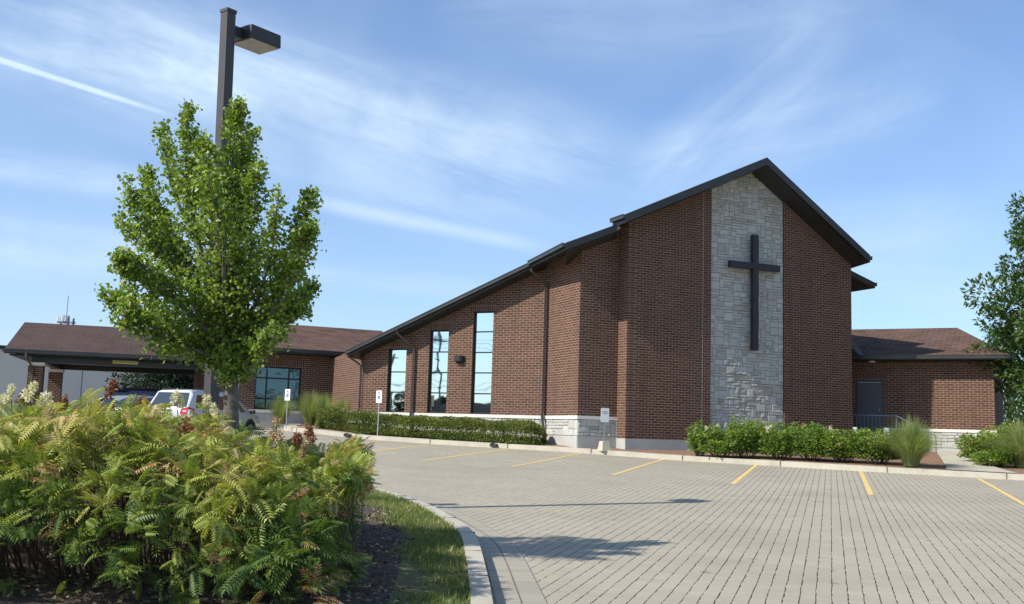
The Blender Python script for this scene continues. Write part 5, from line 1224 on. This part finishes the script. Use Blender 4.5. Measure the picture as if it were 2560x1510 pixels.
SH = [(1750, 33.6, .75, 1.05, 2, 'small leafy shrub at the left end of the bed below the gable', 1300), (1800, 33.3, 1.5, .88, 2, 'rounded leafy shrub left of centre below the pale stone panel', 2600), (1862, 33.4, 1.7, 1.12, 5, 'tallest leafy shrub with white flowers centred below the cross', 3400),
      (1945, 33.0, 1.6, .98, 2, 'leafy shrub below the right edge of the stone panel', 2900), (2030, 32.6, 1.7, 1.02, 0, 'darker leafy shrub below the right-hand brickwork of the gable', 3000), (2112, 32.2, 1.6, 1.0, 1, 'leafy shrub below the right corner of the tall gable', 2900), (2190, 31.7, 1.5, .95, 2, 'bright leafy shrub in front of the side door railing', 2600)]
for i, (px, Y, w_, h_, fl, lab, nn_) in enumerate(SH): shrub(px, Y-.3, w_, h_, lab, 100+i, flowers=fl, n_=nn_)
RB = 'plants right of the concrete walk'
shrub(2452, 32.6, 1.5, .95, 'reddish green leafy shrub right of the concrete walk', 131, n_=2800, flowers=2, grp=RB)
shrub(2480, 31.2, 1.3, .45, 'low green ground-hugging shrub right of the walk', 132, n_=1800, grp=RB)
shrub(2530, 34.5, 1.8, 1.1, 'leafy shrub beside the right brick corner', 133, n_=2400, grp=RB)
def grass_clump(px, Y, hgt, spread, n_, label, seed, ground=None, grp=None):
    q = at(px, 1080, Y); gz_ = bed_at(q[0], q[1]) if ground is None else ground; r = np.random.default_rng(seed)
    o = empty('grass_clump', (q[0], q[1], gz_), label, 'grass clump', grp)
    a = r.uniform(0, 6.28, n_); lean = np.abs(r.normal(0, .55, n_))*spread; L = hgt*r.uniform(.6, 1.12, n_); br = r.random(n_)**.5*.20
    S = 5; V_ = np.zeros((n_, S+1, 2, 3)); wdt = r.uniform(.006, .011, n_)
    for s_ in range(S+1):
        t = s_/S; out = br+lean*L*(t**1.7)*.9; z = L*(t-.42*np.clip(lean, 0, 1.3)*t*t*t)+.05*np.sin(a*7+t*4)*t
        cx = q[0]+out*np.cos(a); cy = q[1]+out*np.sin(a); ww = wdt*(1-t*.92)
        V_[:, s_, 0] = np.stack([cx-np.sin(a)*ww, cy+np.cos(a)*ww, gz_+z], 1); V_[:, s_, 1] = np.stack([cx+np.sin(a)*ww, cy-np.cos(a)*ww, gz_+z], 1)
    F_ = np.array([[s_*2, s_*2+1, s_*2+3, s_*2+2] for s_ in range(S)])[None]+(np.arange(n_)*(S+1)*2)[:, None, None]
    build_np('blades', V_.reshape(-1, 3), F_.reshape(-1, 4), np.repeat(np.clip(r.normal(.5, .25, n_), 0, 1), S), 'ornamental_grass', o)
    return o
GG = 'ornamental grass clumps by the walls'
grass_clump(2276, 30.5, 1.40, 1.30, 3000, 'large arching green grass clump beside the concrete walk', 200, grp=GG)
grass_clump(2552, 31.0, 1.35, 1.5, 2400, 'arching grass clump at the right edge of the photo', 201, grp=GG)
grass_clump(700, 42.5, 1.15, .9, 1200, 'grass clump nearest the minivan bonnet', 202, grp=GG); grass_clump(772, 42.0, 1.35, .9, 1500, 'tall grass clump right of the teal window', 203, grp=GG)
grass_clump(805, 41.6, 1.3, .9, 1200, 'grass clump at the left end of the clipped hedge', 204, grp=GG); grass_clump(852, 42.6, 1.05, 1., 900, 'grass clump in the corner beside the drainpipe', 205, grp=GG)

# --- trees
def tree(px, Y, hgt, rad, label, name, mat, n_=16000, leaf=(.16, .26), seed=0, trunk_r=.2, crown_lo=.12, ground=None, nb=26, x=None, cat='tree', grp=None):
    if x is None: x = at(px, 1000, Y)[0]
    gz_ = T(x, Y)+.05 if ground is None else ground; r = np.random.default_rng(seed)
    o = empty(name, (x, Y, gz_), label, cat, grp)
    mb = MB(); mb.tube([(x, Y, gz_-.05), (x+.1, Y, gz_+hgt*.3), (x-.05, Y, gz_+hgt*.65), (x, Y, gz_+hgt*.93)], [trunk_r, trunk_r*.8, trunk_r*.45, .03], 9)
    cs = []
    for i in range(nb):
        t = crown_lo+(1-crown_lo)*(i+.5)/nb; a = i*2.4+r.uniform(-.4, .4); prof_ = math.sin(math.pi*min(max((t-crown_lo)/(1-crown_lo), 0), 1)**.75)**.6; rr = rad*prof_*r.uniform(.75, 1.08)
        z0 = gz_+hgt*t*.86; z1 = gz_+hgt*(t*.93+.05); p1 = np.array([x+rr*math.cos(a), Y+rr*math.sin(a), z1]); p0 = np.array([x, Y, z0-.4])
        mb.tube([p0, (p0+p1)/2+(0, 0, .15), p1], [trunk_r*.3, trunk_r*.18, .015], 5, caps=False)
        for f_ in (.45, .72, 1.): cs.append((p0+(p1-p0)*f_, rad*(.30-.08*f_)*r.uniform(.8, 1.2)))
    for j in range(6): cs.append((np.array([x+r.normal(0, rad*.1), Y+r.normal(0, rad*.1), gz_+hgt*(.9+.018*j)]), rad*.2))
    mb.build('trunk', 'bark', o, uv=False, smooth=True)
    C_ = np.array([c[0] for c in cs]); Rr = np.array([c[1] for c in cs]); wgt = Rr**2; k = r.choice(len(cs), n_, p=wgt/wgt.sum())
    d = r.normal(size=(n_, 3)); d /= np.linalg.norm(d, axis=1, keepdims=True); P_ = C_[k]+d*(Rr[k]*r.uniform(.35, 1.1, n_)**.7)[:, None]*np.array([1, 1, .75]); P_[:, 2] = np.maximum(P_[:, 2], gz_+.1)
    tone = np.clip(r.normal(.4, .2, n_)+.22*vnoise(P_, 1.6, seed+3), 0, 1)
    v, f, rr = scatter(LEAF_T, LEAF_F, P_, d+r.normal(0, .6, (n_, 3))+(0, 0, .1), r.uniform(*leaf, n_), r.normal(0, .6, n_), tone); build_np('crown', v, f, rr, mat, o)
    return o
tree(2712, 37.3, 10.3, 3.3, 'tall leafy green tree at the right edge behind the low wing', 'shade_tree', 'maple_leaf', n_=46000, leaf=(.13, .25), seed=31, trunk_r=.24, crown_lo=.10, nb=34)
tree(2520, 52, 6.0, 3.2, 'low dark bushy tree between the low wing and the tall tree', 'understorey_tree', 'maple_leaf', n_=14000, leaf=(.14, .24), seed=33, trunk_r=.14, crown_lo=.0)
tree(400, 59, 4.3, 2.6, 'dark spreading tree seen under the canopy roof', 'dark_tree', 'dark_leaf', n_=9000, leaf=(.12, .25), seed=41, trunk_r=.25, crown_lo=.1)
tree(480, 60, 4.6, 2.6, 'dark tree beside the canopy post behind the parked cars', 'dark_tree', 'dark_leaf', n_=8000, leaf=(.12, .25), seed=42, trunk_r=.2, crown_lo=.1)

# ------------------------------------------------------------------ across the street, behind the viewer: what the windows mirror
anr = np.array([-(AB-AL)[1], (AB-AL)[0]]); anr = anr/np.linalg.norm(anr)
def mirror(px, py, Y):
    q = at(px, py, Y); d = (q[:2]-AL)@anr; m_ = q[:2]-2*d*anr; return np.array([m_[0], m_[1], q[2]])
tdir = (AB-AL)/LA
def upole(px, py, Y, label, arms, wires):
    up_ = mirror(px, py, Y); ut = up_[2]; g0 = T(up_[0], up_[1])-.4
    gp = empty('utility_pole', (up_[0], up_[1], g0), label, 'utility pole')
    mb = MB(); mb.tube([(up_[0], up_[1], g0), (up_[0], up_[1], ut)], [.18, .12], 10); mb.build('pole', 'wood_pole', gp)
    for dz in arms:
        mb = MB(); mb.box((up_[0], up_[1], ut-dz), (1.8 if dz < 1 else .9, .12, .12), 1.2); mb.build('crossarm', 'wood_pole', gp)
    for dz in wires:
        mb = MB()
        for sg in (-1, 1):
            a = np.array([up_[0], up_[1], ut-dz]); b = a+np.array([*(tdir*sg*45), .4]); m2 = (a+b)/2-(0, 0, .9); mb.tube([a, a*.5+m2*.5+(0, 0, -.2), m2, m2*.5+b*.5+(0, 0, -.2), b], .02, 4, caps=False)
        mb.build('wire', 'antenna_grey', gp)
upole(1090, 828, 88, 'dark wooden utility pole with crossarms and wires mirrored in the middle tall window', (.6, 2.2, 3.6, 4.8), (.5, .9, 1.3, 4.2, 4.7))
upole(980, 882, 90, 'plain dark pole mirrored in the lowest of the tall windows', (.4,), (2.6, 6.0))
for i, (px, Y, hh_, rr_, lab) in enumerate(((1096, 100, 4.8, 2.6, 'round tree across the street mirrored in the middle window'), (1110, 105, 5.0, 3.2, 'low tree across the street mirrored in the middle window'), (1022, 96, 5.4, 1.8, 'narrow tree across the street mirrored in the lowest window'))):
    m_ = mirror(px, 1000, Y); tree(0, m_[1], hh_, rr_, lab, 'street_tree', 'dark_leaf', n_=3500, leaf=(.3, .5), seed=60+i, x=m_[0], ground=-.35, crown_lo=.05)
m_ = mirror(1200, 1025, 92); hs = empty('low_building', (m_[0], m_[1], -.4), 'low dark-roofed building across the street mirrored in the tallest window', 'building')
mb = MB(); rz_ = math.atan2(tdir[1], tdir[0]); mb.box((m_[0], m_[1], 1.0), (12, 8, 2.8), rz_); mb.build('wall', 'brick_masonry', hs)
mb = MB(); dx = tdir*6.5; dn = np.array([-tdir[1], tdir[0]])*4.6; c = m_[:2]
vs = [(*(c-dx-dn), 2.4), (*(c+dx-dn), 2.4), (*(c+dx+dn), 2.4), (*(c-dx+dn), 2.4), (*(c-dx*.5), 4.2), (*(c+dx*.5), 4.2)]
mb.add(vs, [(0, 1, 5, 4), (1, 2, 5), (2, 3, 4, 5), (3, 0, 4), (3, 2, 1, 0)]); mb.build('roof', 'dark_felt', hs)

for o in list(bpy.data.objects):
    if o.type == 'MESH' and o.name.startswith('dup'): pass
scene.cycles.max_bounces = 6; scene.cycles.transparent_max_bounces = 4
